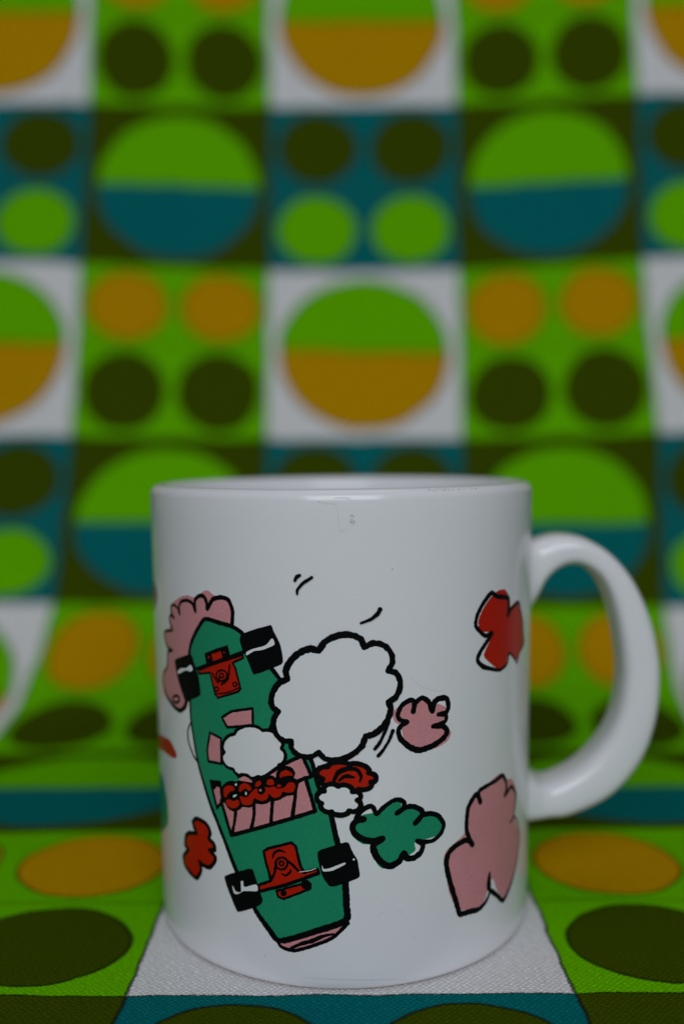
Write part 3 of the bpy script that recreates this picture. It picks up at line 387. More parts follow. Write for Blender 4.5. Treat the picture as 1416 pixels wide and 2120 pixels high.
  ('line', 'ink', 4.3, "-12.17,42.99 -12.21,42.3 -12.59,41.71 -13.14,41.19 -13.81,40.77 -14.58,40.47 -15.41,40.3 -16.28,40.42 -17.09,39.96 -18.02,39.76 -18.96,39.71 -19.89,39.81 -20.74,40.05 -21.45,40.44 -21.85,41.06 -22.82,41.06 -23.5,41.33 -24.02,41.73 -24.36,42.22 -24.49,42.77 -24.4,43.37 -23.81,44.02 -24.25,44.57 -24.25,45.2 -24.04,45.86 -23.62,46.49 -23.03,47.08 -22.3,47.57 -21.35,47.86 -20.85,48.66 -20,49.23 -19.03,49.64 -17.99,49.88 -16.96,49.92 -16.01,49.76 -15.26,49.24 -14.2,49.44 -13.29,49.24 -12.49,48.84 -11.86,48.3 -11.44,47.63 -11.25,46.9 -11.55,46.09 -11.02,45.7 -10.82,45.22 -10.78,44.72 -10.88,44.21 -11.12,43.72 -11.5,43.29", [0.678], True),
 ]),
 ('banner_print', [
  ('fill', 'pink', 4.5, "-14.91,40.6 -11.41,43.16 -7.62,45.09 -5.91,41.27 -7.09,40.78 -8.74,39.65 -13.36,38.37"),
  ('line', 'ink', 4.8, "-14.91,40.6 -11.41,43.16 -7.62,45.09 -5.91,41.27 -7.09,40.78 -8.74,39.65 -13.36,38.37", [0.739], True),
  ('fill', 'pink', 4.5, "-27.6,37.6 -25.09,37.79 -24.69,34.25 -26.08,32.67"),
  ('line', 'ink', 4.8, "-27.6,37.6 -25.09,37.79 -24.69,34.25 -26.08,32.67", [0.616], True),
  ('fill', 'ink', 4.9, "-27.8,37.93 -24.96,38.25 -25,36.8 -25.93,36.92 -26.67,36.06 -27.41,36.78"),
  ('fill', 'pink', 5, "-24.93,34.35 -22.67,28.05 -13.49,31.71 -5.33,34.79 -7.09,40.92 -13.37,37.77 -20.09,35.07"),
  ('line', 'ink', 5.3, "-24.93,34.35 -22.67,28.05 -13.49,31.71 -5.33,34.79 -7.09,40.92 -13.37,37.77 -20.09,35.07", [0.801], True),
  ('line', 'ink', 5.5, "-21.4,33.33 -21.45,32.96 -21.53,32.36 -21.63,31.7 -21.72,31.14 -21.86,30.5 -22.06,29.67 -22.24,28.9 -22.36,28.41", [0.801, 0.678, 0.862], False),
  ('line', 'ink', 5.5, "-17.34,34.74 -17.34,34.41 -17.33,33.88 -17.34,33.29 -17.39,32.77 -17.51,32.15 -17.71,31.34 -17.91,30.58 -18.03,30.1", [0.801, 0.678, 0.862], False),
  ('line', 'ink', 5.5, "-13.49,36.42 -13.53,36.03 -13.59,35.41 -13.65,34.72 -13.7,34.15 -13.74,33.54 -13.8,32.76 -13.85,32.03 -13.88,31.58", [0.801, 0.678, 0.862], False),
  ('line', 'ink', 5.5, "-8.8,39.94 -8.86,39.37 -8.95,38.46 -9.06,37.47 -9.15,36.66 -9.28,35.82 -9.44,34.77 -9.6,33.8 -9.69,33.19", [0.801, 0.678, 0.862], False),
 ]),
 ('lettering_print', [
  ('fill', 'pink', 5.6, "-20.5,39.33 -20.24,39.59 -19.75,39.87 -19.34,40.03 -19,40.04 -18.62,39.97 -18.31,39.87 -18.01,39.75 -17.69,39.58 -17.47,39.39 -17.32,39.08 -17.21,38.69 -17.33,38.43 -17.98,38.34 -18.98,38.32 -19.73,38.39 -20.12,38.63 -20.42,39.02"),
  ('line', 'ink', 5.9, "-20.67,39.76 -20.55,39.85 -20.36,39.99 -20.15,40.15 -19.95,40.24 -19.71,40.3 -19.39,40.34 -19.07,40.35 -18.81,40.33 -18.55,40.24 -18.23,40.09 -17.93,39.93 -17.71,39.8 -17.56,39.69 -17.42,39.55 -17.3,39.42 -17.22,39.34", [0.678], False),
  ('fill', 'ink', 6, "-24.77,35.07 -24.78,35.66 -24.72,36.48 -24.6,37.1 -24.37,37.49 -24.02,37.84 -23.69,38.11 -23.32,38.34 -22.84,38.56 -22.44,38.71 -22.01,38.75 -21.51,38.75 -21.15,38.77 -20.96,38.86 -20.81,38.99 -20.6,39.09 -20.15,39.11 -19.54,39.1 -19.01,39.1 -18.5,39.1 -17.91,39.11 -17.48,39.16 -17.22,39.3 -17,39.51 -16.8,39.7 -16.53,39.92 -16.21,40.19 -15.96,40.4 -15.75,40.57 -15.52,40.74 -15.29,40.85 -15.01,40.89 -14.64,40.89 -14.33,40.88 -14.02,40.9 -13.66,40.92 -13.38,40.91 -13.15,40.79 -12.92,40.62 -12.76,40.59 -12.68,40.86 -12.63,41.29 -12.55,41.65 -12.4,41.95 -12.19,42.27 -11.95,42.52 -11.59,42.73 -11.12,42.92 -10.71,43.02 -10.31,42.99 -9.85,42.87 -9.51,42.71 -9.28,42.4 -9.07,41.98 -8.96,41.63 -9.03,41.37 -9.18,41.09 -9.24,40.88 -9.07,40.74 -8.79,40.61 -8.57,40.47 -8.46,40.28 -8.36,40.02 -8.33,39.75 -8.4,39.34 -8.53,38.81 -8.68,38.39 -8.89,38.07 -9.17,37.75 -9.45,37.52 -9.81,37.43 -10.27,37.37 -10.66,37.28 -11.01,37.08 -11.41,36.81 -11.75,36.59 -12.1,36.42 -12.51,36.25 -12.85,36.14 -13.14,36.14 -13.45,36.18 -13.71,36.17 -13.93,36.01 -14.18,35.76 -14.44,35.56 -14.83,35.4 -15.33,35.22 -15.75,35.1 -16.11,35.1 -16.51,35.13 -16.82,35.11 -17.05,34.94 -17.28,34.69 -17.5,34.49 -17.77,34.35 -18.12,34.21 -18.45,34.12 -18.89,34.1 -19.44,34.09 -19.84,34.05 -20.05,33.91 -20.2,33.7 -20.39,33.51 -20.76,33.28 -21.26,33 -21.68,32.82 -22.05,32.79 -22.46,32.84 -22.8,32.92 -23.12,33.12 -23.47,33.41 -23.73,33.66 -23.9,33.93 -24.06,34.24 -24.2,34.49 -24.39,34.65 -24.63,34.82"),
  ('fill', 'red', 6.5, "-24.16,35.5 -24.21,35.86 -24.24,36.38 -24.18,36.8 -23.94,37.11 -23.57,37.42 -23.23,37.63 -22.8,37.72 -22.28,37.74 -21.91,37.7 -21.72,37.52 -21.59,37.24 -21.56,37.03 -21.71,36.93 -21.98,36.85 -22.22,36.77 -22.46,36.63 -22.75,36.44 -22.98,36.25 -23.16,36.01 -23.34,35.7 -23.48,35.47 -23.63,35.34 -23.79,35.25 -23.92,35.21 -24.01,35.24 -24.1,35.33"),
  ('fill', 'red', 6.5, "-23.7,34.59 -23.47,34.77 -23.07,34.94 -22.74,35.03 -22.47,34.98 -22.17,34.86 -21.9,34.81 -21.57,34.97 -21.17,35.21 -20.88,35.32 -20.7,35.17 -20.55,34.89 -20.5,34.63 -20.62,34.35 -20.86,34.01 -21.11,33.76 -21.43,33.6 -21.86,33.45 -22.22,33.38 -22.57,33.43 -22.96,33.56 -23.25,33.71 -23.47,33.97 -23.66,34.32"),
  ('fill', 'red', 6.5, "-20.61,37.19 -20.55,37.49 -20.41,37.91 -20.23,38.23 -19.94,38.46 -19.54,38.66 -19.2,38.77 -18.85,38.73 -18.46,38.6 -18.17,38.46 -18,38.29 -17.86,38.07 -17.81,37.88 -17.93,37.69 -18.16,37.49 -18.37,37.38 -18.57,37.47 -18.83,37.66 -19.05,37.76 -19.28,37.67 -19.54,37.48 -19.76,37.32 -19.93,37.17 -20.12,37 -20.27,36.91 -20.41,36.94 -20.55,37.04"),
  ('fill', 'red', 6.5, "-20.32,36.1 -20.1,36.11 -19.74,36.04 -19.44,36.01 -19.16,36.07 -18.82,36.17 -18.57,36.29 -18.39,36.47 -18.21,36.72 -18.04,36.95 -17.78,37.23 -17.44,37.57 -17.17,37.82 -16.94,37.96 -16.7,38.05 -16.54,38.05 -16.52,37.84 -16.55,37.51 -16.52,37.26 -16.31,37.12 -15.98,37 -15.71,36.98 -15.42,37.14 -15.09,37.4 -14.88,37.65 -14.84,37.96 -14.87,38.34 -14.86,38.58 -14.73,38.59 -14.53,38.5 -14.3,38.47 -13.94,38.59 -13.46,38.77 -13.11,38.86 -12.91,38.77 -12.73,38.6 -12.52,38.5 -12.14,38.54 -11.63,38.64 -11.25,38.77 -11.02,38.95 -10.82,39.2 -10.65,39.41 -10.51,39.58 -10.34,39.77 -10.16,39.89 -9.88,39.94 -9.52,39.95 -9.26,39.9 -9.11,39.7 -9,39.39 -8.97,39.12 -9.06,38.81 -9.24,38.45 -9.43,38.19 -9.69,38.07 -10.04,37.99 -10.35,37.95 -10.69,37.98 -11.11,38.05 -11.41,38.04 -11.58,37.83 -11.72,37.51 -11.86,37.25 -12.1,37.05 -12.41,36.85 -12.68,36.73 -12.93,36.7 -13.22,36.72 -13.46,36.79 -13.7,37.01 -13.96,37.31 -14.16,37.44 -14.27,37.17 -14.37,36.71 -14.51,36.35 -14.8,36.15 -15.21,35.97 -15.57,35.86 -15.89,35.86 -16.25,35.92 -16.55,35.98 -16.81,36.07 -17.08,36.19 -17.3,36.17 -17.44,35.87 -17.58,35.39 -17.75,35.03 -18.04,34.83 -18.44,34.67 -18.78,34.57 -19.13,34.53 -19.53,34.53 -19.83,34.59 -20.02,34.76 -20.17,35.03 -20.27,35.27 -20.34,35.55 -20.37,35.88"),
  ('fill', 'red', 6.5, "-17.02,38.59 -16.96,38.78 -16.82,39.05 -16.67,39.26 -16.48,39.43 -16.24,39.59 -16.05,39.67 -15.91,39.6 -15.78,39.46 -15.72,39.31 -15.76,39.13 -15.87,38.89 -15.99,38.72 -16.19,38.6 -16.45,38.48 -16.66,38.42 -16.81,38.44 -16.96,38.49"),
  ('fill', 'red', 6.5, "-14.55,39.37 -14.53,39.56 -14.46,39.83 -14.35,40.02 -14.07,40.13 -13.68,40.21 -13.39,40.19 -13.23,39.96 -13.1,39.61 -13.06,39.34 -13.22,39.22 -13.49,39.12 -13.73,39.07 -13.97,39.05 -14.26,39.05 -14.45,39.08 -14.53,39.14 -14.56,39.25"),
  ('fill', 'red', 6.5, "-12.55,39.12 -12.42,39.23 -12.21,39.35 -12.04,39.41 -11.89,39.35 -11.74,39.23 -11.67,39.13 -11.74,39.03 -11.88,38.92 -12.02,38.85 -12.17,38.81 -12.35,38.79 -12.48,38.8 -12.54,38.88 -12.58,39.01"),
  ('fill', 'red', 6.5, "-12.01,40.96 -11.94,41.2 -11.81,41.52 -11.65,41.76 -11.39,41.94 -11.03,42.11 -10.73,42.19 -10.43,42.14 -10.08,42.01 -9.82,41.87 -9.64,41.7 -9.48,41.47 -9.44,41.31 -9.64,41.24 -9.98,41.21 -10.29,41.17 -10.58,41.11 -10.93,41.03 -11.21,40.95 -11.43,40.84 -11.66,40.71 -11.83,40.65 -11.92,40.7 -11.99,40.82"),
  ('fill', 'bare', 7, "-18.85,36.83 -18.87,36.7 -18.9,36.58 -18.96,36.51 -19.03,36.47 -19.09,36.49 -19.15,36.55 -19.18,36.65 -19.2,36.77 -19.18,36.9 -19.14,37.02 -19.08,37.09 -19.01,37.13 -18.95,37.11 -18.89,37.05 -18.86,36.95"),
  ('fill', 'pink', 7, "-15.64,37.89 -15.66,37.8 -15.71,37.7 -15.79,37.64 -15.89,37.61 -15.98,37.62 -16.06,37.66 -16.11,37.74 -16.13,37.83 -16.1,37.93 -16.05,38.02 -15.97,38.08 -15.88,38.12 -15.79,38.1 -15.7,38.06 -15.66,37.99"),
  ('fill', 'bare', 7, "-20.98,38.19 -21.01,38.1 -21.05,38.01 -21.13,37.95 -21.21,37.91 -21.29,37.92 -21.36,37.96 -21.4,38.03 -21.42,38.12 -21.4,38.21 -21.35,38.3 -21.28,38.36 -21.2,38.4 -21.11,38.39 -21.04,38.35 -21,38.28"),
  ('fill', 'bare', 7, "-22,35.82 -21.83,35.97 -21.59,36.12 -21.25,36.22 -21,36.24 -21.16,36.02 -21.41,35.77 -21.66,35.64 -21.88,35.58 -21.98,35.67"),
 ]),
 ('red_cloud_beside_board', [
  ('fill', 'red', 9, "4.85,40.14 5.13,39.73 5.04,39.41 4.78,39.15 4.39,38.94 3.88,38.81 3.28,38.77 2.55,38.93 2.32,38.56 1.86,38.4 1.32,38.34 0.74,38.37 0.16,38.49 -0.37,38.69 -0.75,39.09 -1.57,38.99 -2.31,39.12 -2.98,39.35 -3.53,39.66 -3.92,40.03 -4.11,40.43 -3.85,40.86 -4.57,41.21 -4.86,41.64 -4.92,42.09 -4.75,42.52 -4.36,42.89 -3.77,43.17 -2.88,43.24 -2.69,43.61 -2.22,43.85 -1.65,44 -0.99,44.07 -0.31,44.05 0.38,43.93 0.99,43.64 1.76,43.79 2.52,43.69 3.24,43.47 3.87,43.16 4.35,42.79 4.64,42.37 4.49,41.93 5.24,41.7 5.62,41.41 5.85,41.09 5.91,40.77 5.8,40.49 5.52,40.25"),
  ('line', 'ink', 9.3, "4.85,40.14 5.13,39.73 5.04,39.41 4.78,39.15 4.39,38.94 3.88,38.81 3.28,38.77 2.55,38.93 2.32,38.56 1.86,38.4 1.32,38.34 0.74,38.37 0.16,38.49 -0.37,38.69 -0.75,39.09 -1.57,38.99 -2.31,39.12 -2.98,39.35 -3.53,39.66 -3.92,40.03 -4.11,40.43 -3.85,40.86 -4.57,41.21 -4.86,41.64 -4.92,42.09 -4.75,42.52 -4.36,42.89 -3.77,43.17 -2.88,43.24 -2.69,43.61 -2.22,43.85 -1.65,44 -0.99,44.07 -0.31,44.05 0.38,43.93 0.99,43.64 1.76,43.79 2.52,43.69 3.24,43.47 3.87,43.16 4.35,42.79 4.64,42.37 4.49,41.93 5.24,41.7 5.62,41.41 5.85,41.09 5.91,40.77 5.8,40.49 5.52,40.25", [1.014], True),
  ('line', 'ink', 9.4, "-1.91,40.33 -1.77,40.66 -1.55,41.17 -1.29,41.7 -1.04,42.08 -0.69,42.32 -0.22,42.55 0.27,42.73 0.67,42.82 1.07,42.84 1.57,42.79 2.03,42.7 2.37,42.57 2.6,42.34 2.83,41.99 3.01,41.63 3.11,41.35 3.1,41.09 3.03,40.8 2.94,40.54 2.88,40.37", [0.58, 0.87, 1.014, 0.87, 0.725, 0.435], False),
  ('line', 'ink', 9.4, "-0.94,40.55 -0.75,40.72 -0.43,41 -0.08,41.26 0.23,41.41 0.6,41.41 1.08,41.33 1.54,41.23 1.82,41.17", [0.435, 0.87, 0.435], False),
 ]),
 ('white_cloud_beside_board', [
  ('fill', 'bare', 9.8, "0.86,34.86 0.62,34.45 0.17,34.23 -0.34,34.12 -0.9,34.1 -1.44,34.2 -1.94,34.39 -2.29,34.79 -2.85,34.66 -3.32,34.75 -3.73,34.94 -4.05,35.2 -4.26,35.52 -4.35,35.88 -4.11,36.28 -4.7,36.56 -4.95,36.95 -5.03,37.38 -4.93,37.81 -4.68,38.19 -4.29,38.5 -3.61,38.61 -3.72,39.14 -3.48,39.5 -3.1,39.77 -2.63,39.94 -2.1,39.99 -1.56,39.9 -1.06,39.5 -0.6,39.77 -0.1,39.8 0.39,39.72 0.85,39.55 1.24,39.28 1.51,38.95 1.53,38.49 2.19,38.5 2.59,38.31 2.86,38.05 3.01,37.74 3.02,37.43 2.87,37.12 2.33,36.87 2.9,36.42 3.01,35.96 2.91,35.52 2.63,35.14 2.2,34.85 1.64,34.7"),
  ('line', 'ink', 10.1, "0.86,34.86 0.62,34.45 0.17,34.23 -0.34,34.12 -0.9,34.1 -1.44,34.2 -1.94,34.39 -2.29,34.79 -2.85,34.66 -3.32,34.75 -3.73,34.94 -4.05,35.2 -4.26,35.52 -4.35,35.88 -4.11,36.28 -4.7,36.56 -4.95,36.95 -5.03,37.38 -4.93,37.81 -4.68,38.19 -4.29,38.5 -3.61,38.61 -3.72,39.14 -3.48,39.5 -3.1,39.77 -2.63,39.94 -2.1,39.99 -1.56,39.9 -1.06,39.5 -0.6,39.77 -0.1,39.8 0.39,39.72 0.85,39.55 1.24,39.28 1.51,38.95 1.53,38.49 2.19,38.5 2.59,38.31 2.86,38.05 3.01,37.74 3.02,37.43 2.87,37.12 2.33,36.87 2.9,36.42 3.01,35.96 2.91,35.52 2.63,35.14 2.2,34.85 1.64,34.7", [1.014], True),
 ]),
 ('large_white_cloud', [
  ('fill', 'bare', 10.4, "8.22,60.76 9.52,60.36 10.11,59.58 10.4,58.66 10.41,57.68 10.13,56.68 9.55,55.72 8.26,54.92 8.67,53.76 8.46,52.63 7.98,51.55 7.27,50.56 6.38,49.7 5.33,49.04 3.99,48.83 3.4,47.09 2.24,45.94 0.87,45.09 -0.61,44.58 -2.1,44.43 -3.48,44.69 -4.51,45.85 -5.66,45.09 -6.67,44.92 -7.62,45 -8.45,45.3 -9.14,45.81 -9.62,46.54 -9.59,47.74 -10.95,47.66 -11.83,48.13 -12.47,48.84 -12.87,49.72 -13,50.75 -12.83,51.87 -11.97,53.15 -13.02,53.77 -13.31,54.68 -13.28,55.68 -12.96,56.72 -12.37,57.72 -11.53,58.64 -10.11,59.27 -10.43,60.71 -9.95,61.95 -9.16,63.07 -8.15,64.01 -6.99,64.7 -5.73,65.08 -4.32,64.68 -3.3,66.24 -1.97,67.09 -0.56,67.56 0.85,67.67 2.17,67.4 3.29,66.75 3.88,65.33 5.47,65.99 6.68,65.82 7.69,65.3 8.45,64.5 8.92,63.48 9.02,62.28"),
  ('line', 'ink', 10.8, "8.22,60.76 9.52,60.36 10.11,59.58 10.4,58.66 10.41,57.68 10.13,56.68 9.55,55.72 8.26,54.92 8.67,53.76 8.46,52.63 7.98,51.55 7.27,50.56 6.38,49.7 5.33,49.04 3.99,48.83 3.4,47.09 2.24,45.94 0.87,45.09 -0.61,44.58 -2.1,44.43 -3.48,44.69 -4.51,45.85 -5.66,45.09 -6.67,44.92 -7.62,45 -8.45,45.3 -9.14,45.81 -9.62,46.54 -9.59,47.74 -10.95,47.66 -11.83,48.13 -12.47,48.84 -12.87,49.72 -13,50.75 -12.83,51.87 -11.97,53.15 -13.02,53.77 -13.31,54.68 -13.28,55.68 -12.96,56.72 -12.37,57.72 -11.53,58.64 -10.11,59.27 -10.43,60.71 -9.95,61.95 -9.16,63.07 -8.15,64.01 -6.99,64.7 -5.73,65.08 -4.32,64.68 -3.3,66.24 -1.97,67.09 -0.56,67.56 0.85,67.67 2.17,67.4 3.29,66.75 3.88,65.33 5.47,65.99 6.68,65.82 7.69,65.3 8.45,64.5 8.92,63.48 9.02,62.28", [1.087, 1.232, 1.159, 1.014, 1.159, 1.232, 1.304, 1.159], True),
 ]),
 ('motion_strokes', [
  ('line', 'ink', 11.6, "-8.43,77.51 -8.38,77.63 -8.31,77.81 -8.22,78.01 -8.14,78.15 -8.02,78.25 -7.85,78.35 -7.68,78.43 -7.58,78.48", [0.58, 0.725, 0.58], False),
 ]),
 ('motion_strokes', [
  ('line', 'ink', 11.6, "-8.05,75.04 -8.05,75.18 -8.06,75.4 -8.04,75.65 -7.98,75.87 -7.83,76.11 -7.59,76.41 -7.32,76.72 -7.05,76.98 -6.68,77.26 -6.18,77.59 -5.69,77.9 -5.39,78.1", [0.435, 0.58, 0.58, 0.652], False),
 ]),
 ('motion_strokes', [
  ('line', 'ink', 11.6, "3.3,69.72 3.64,69.84 4.19,70.03 4.78,70.25 5.21,70.44 5.54,70.67 5.91,70.98 6.23,71.28 6.45,71.5 6.57,71.67 6.65,71.85 6.7,72 6.73,72.1", [0.435, 0.652, 0.797, 1.014], False),
 ]),
 ('motion_strokes', [
  ('line', 'ink', 11.6, "5.67,46.36 5.8,46.5 6.01,46.74 6.25,47.01 6.46,47.3 6.67,47.67 6.96,48.19 7.23,48.74 7.45,49.2 7.64,49.73 7.85,50.39 8.04,51.01 8.16,51.4", [0.725, 0.652, 0.652, 0.87], False),
 ]),
 ('motion_strokes', [
  ('line', 'ink', 11.6, "6.3,45.05 6.45,45.2 6.67,45.44 6.93,45.72 7.15,45.99 7.4,46.34 7.72,46.83 8.05,47.33 8.29,47.74 8.49,48.18 8.7,48.71 8.89,49.21 9.01,49.52", [0.725, 0.58, 0.58, 0.725], False),
 ]),
 ('small_red_cloud', [
  ('fill', 'red', 0, "-33.81,27.9 -33.61,28.14 -33.27,28.46 -32.86,28.74 -32.43,28.9 -31.8,28.92 -30.93,28.86 -30.09,28.72 -29.51,28.55 -29.15,28.27 -28.82,27.87 -28.56,27.44 -28.43,27.1 -28.5,26.78 -28.7,26.4 -28.89,26.04 -28.93,25.78 -28.7,25.61 -28.29,25.45 -27.85,25.29 -27.54,25.13 -27.3,24.9 -27.04,24.59 -26.84,24.28 -26.8,24.06 -27.05,23.95 -27.53,23.86 -28,23.76 -28.21,23.65 -27.98,23.47 -27.48,23.21 -26.98,22.93 -26.68,22.69 -26.64,22.44 -26.72,22.12 -26.86,21.79 -27.02,21.51 -27.25,21.2 -27.59,20.79 -27.99,20.41 -28.39,20.16 -28.94,20.04 -29.72,19.98 -30.51,19.95 -31.07,19.94 -31.39,20.03 -31.66,20.2 -31.85,20.33 -31.95,20.32 -31.89,20.07 -31.71,19.62 -31.54,19.13 -31.52,18.7 -31.74,18.22 -32.15,17.6 -32.61,17.01 -33.01,16.66 -33.41,16.57 -33.93,16.61 -34.47,16.72 -34.94,16.84 -35.48,17.02 -36.18,17.27 -36.87,17.55 -37.34,17.83 -37.62,18.18 -37.84,18.66 -37.95,19.16 -37.9,19.59 -37.49,20.07 -36.82,20.67 -36.19,21.23 -35.87,21.6 -36,21.77 -36.39,21.86 -36.83,21.95 -37.08,22.12 -37.09,22.53 -37,23.13 -36.84,23.75 -36.64,24.19 -36.35,24.51 -35.94,24.82 -35.48,25.1 -35.07,25.3 -34.53,25.45 -33.82,25.58 -33.18,25.71 -32.83,25.85 -32.86,26.08 -33.09,26.41 -33.38,26.75 -33.58,27.01 -33.69,27.22 -33.8,27.46 -33.85,27.69"),
  ('line', 'ink', 1, "-33.53,28.1 -33.33,28.35 -32.99,28.66 -32.59,28.94 -32.16,29.1 -31.54,29.12 -30.67,29.05 -29.84,28.91 -29.27,28.73 -28.91,28.45 -28.58,28.05 -28.33,27.62 -28.2,27.28 -28.27,26.96 -28.47,26.59 -28.66,26.23 -28.7,25.97 -28.46,25.79 -28.03,25.64 -27.59,25.48 -27.31,25.31 -27.18,25.05 -27.08,24.7 -27.04,24.36 -27.1,24.12 -27.38,23.99 -27.86,23.9 -28.32,23.81 -28.52,23.7 -28.29,23.51 -27.79,23.26 -27.27,22.98 -26.98,22.74 -26.94,22.49 -27.01,22.17 -27.16,21.84 -27.32,21.56 -27.56,21.24 -27.92,20.83 -28.33,20.44 -28.7,20.2 -29.15,20.11 -29.77,20.09 -30.38,20.11 -30.81,20.14 -31.11,20.24 -31.37,20.41 -31.58,20.54 -31.69,20.52 -31.63,20.27 -31.45,19.83 -31.28,19.33 -31.26,18.91 -31.48,18.43 -31.88,17.81 -32.34,17.22 -32.73,16.87 -33.13,16.78 -33.64,16.83 -34.17,16.94 -34.64,17.07 -35.17,17.24 -35.87,17.5 -36.54,17.79 -37,18.07 -37.28,18.42 -37.49,18.9 -37.6,19.41 -37.55,19.84 -37.16,20.31 -36.49,20.91 -35.87,21.45 -35.55,21.82 -35.68,22 -36.07,22.09 -36.5,22.18 -36.75,22.36 -36.76,22.76 -36.67,23.36 -36.51,23.97 -36.32,24.42 -36.03,24.73 -35.63,25.05 -35.18,25.32 -34.77,25.52 -34.24,25.66 -33.54,25.79 -32.91,25.91 -32.56,26.05 -32.59,26.28 -32.82,26.61 -33.11,26.95 -33.3,27.21 -33.41,27.43 -33.52,27.66 -33.57,27.9", [0.87], True),
 ]),
 ('green_cloud', [
  ('fill', 'green', 0, "3.16,33.92 3.64,34.04 4.24,34.12 4.84,34.18 5.32,34.25 5.73,34.35 6.21,34.47 6.67,34.62 7.06,34.79 7.46,35.1 7.95,35.53 8.44,35.95 8.83,36.19 9.21,36.21 9.66,36.13 10.09,35.98 10.39,35.82 10.57,35.58 10.71,35.23 10.86,34.88 11.07,34.65 11.47,34.56 12.05,34.52 12.66,34.49 13.14,34.4 13.54,34.19 13.98,33.87 14.42,33.54 14.79,33.29 15.17,33.12 15.62,32.93 16.09,32.75 16.49,32.59 16.95,32.44 17.53,32.24 18.1,32.03 18.5,31.81 18.77,31.52 19.01,31.11 19.2,30.69 19.27,30.33 19.24,29.93 19.11,29.44 18.9,28.97 18.63,28.65 18.19,28.48 17.54,28.34 16.85,28.25 16.25,28.17 15.56,28.13 14.68,28.11 13.87,28.07 13.37,27.94 13.27,27.64 13.36,27.18 13.49,26.71 13.48,26.37 13.23,26.12 12.8,25.87 12.34,25.64 11.97,25.46 11.61,25.3 11.18,25.12 10.74,24.94 10.36,24.77 9.96,24.57 9.46,24.3 8.96,24.04 8.56,23.86 8.17,23.72 7.71,23.58 7.25,23.5 6.89,23.57 6.54,23.86 6.13,24.36 5.75,24.93 5.48,25.44 5.33,26.05 5.22,26.85 5.11,27.62 4.95,28.12 4.64,28.3 4.2,28.34 3.72,28.34 3.33,28.42 2.93,28.68 2.43,29.05 1.96,29.46 1.62,29.8 1.38,30.15 1.15,30.58 0.97,31.01 0.89,31.36 0.9,31.67 0.98,32.02 1.13,32.37 1.32,32.66 1.66,32.97 2.16,33.34 2.7,33.68"),
  ('line', 'ink', 1, "2.29,33.29 2.32,33.53 2.49,33.9 2.72,34.29 2.95,34.58 3.26,34.83 3.69,35.12 4.13,35.36 4.46,35.5 4.69,35.54 4.93,35.51 5.15,35.43 5.32,35.3 5.46,35.01 5.61,34.57 5.76,34.15 5.92,33.95 6.14,34.06 6.44,34.36 6.76,34.72 7.06,35.01 7.44,35.29 7.93,35.64 8.44,35.97 8.83,36.19 9.16,36.3 9.54,36.38 9.89,36.41 10.17,36.39 10.44,36.3 10.75,36.13 11.02,35.92 11.19,35.74 11.24,35.51 11.24,35.2 11.18,34.89 11.07,34.65 10.79,34.42 10.36,34.14 9.97,33.92 9.82,33.83 10.05,33.97 10.54,34.27 11.09,34.58 11.53,34.77 11.9,34.84 12.34,34.85 12.77,34.81 13.14,34.73 13.54,34.55 14.05,34.27 14.51,33.95 14.79,33.69 14.88,33.46 14.87,33.17 14.79,32.89 14.67,32.65 14.4,32.35 13.99,31.98 13.6,31.66 13.44,31.53 13.61,31.71 13.98,32.11 14.42,32.53 14.79,32.81 15.16,32.91 15.62,32.96 16.09,32.97 16.49,32.93 16.89,32.83 17.39,32.66 17.87,32.44 18.24,32.19 18.59,31.82 18.98,31.29 19.31,30.73 19.48,30.29 19.44,29.89 19.27,29.41 19.02,28.97 18.76,28.63 18.41,28.34 17.92,28.03 17.41,27.76 16.99,27.6 16.59,27.55 16.12,27.56 15.65,27.61 15.27,27.66 14.88,27.75 14.39,27.9 13.98,28.03 13.79,28.06 13.95,27.94 14.34,27.73 14.75,27.46 14.98,27.21 14.99,26.9 14.89,26.48 14.73,26.07 14.55,25.76 14.28,25.52 13.89,25.25 13.47,25.03 13.13,24.9 12.77,24.88 12.33,24.92 11.91,25 11.62,25.11 11.47,25.31 11.36,25.63 11.27,25.91 11.16,26.01 10.99,25.81 10.76,25.42 10.51,24.99 10.25,24.67 9.9,24.45 9.42,24.2 8.94,24 8.56,23.9 8.23,23.93 7.87,24.06 7.52,24.23 7.23,24.42 6.92,24.69 6.54,25.08 6.18,25.49 5.92,25.85 5.72,26.26 5.52,26.78 5.36,27.29 5.27,27.66 5.28,27.9 5.34,28.12 5.45,28.31 5.61,28.48 5.93,28.68 6.43,28.92 6.88,29.14 7.08,29.25 6.89,29.21 6.45,29.07 5.93,28.92 5.5,28.86 5.07,28.9 4.53,29 3.99,29.14 3.55,29.29 3.14,29.52 2.65,29.83 2.19,30.17 1.89,30.45 1.71,30.75 1.57,31.12 1.49,31.49 1.47,31.78 1.53,32.05 1.68,32.35 1.87,32.62 2.08,32.82 2.42,32.93 2.92,33.02 3.37,33.09 3.58,33.13 3.4,33.16 2.98,33.17 2.53,33.2", [1.159, 0.87, 0.87, 1.014, 1.014, 1.014, 1.014, 0.87, 0.87, 1.159, 1.304, 1.304, 1.304, 1.304, 1.159], True),
 ]),
 ('small_pink_cloud', [
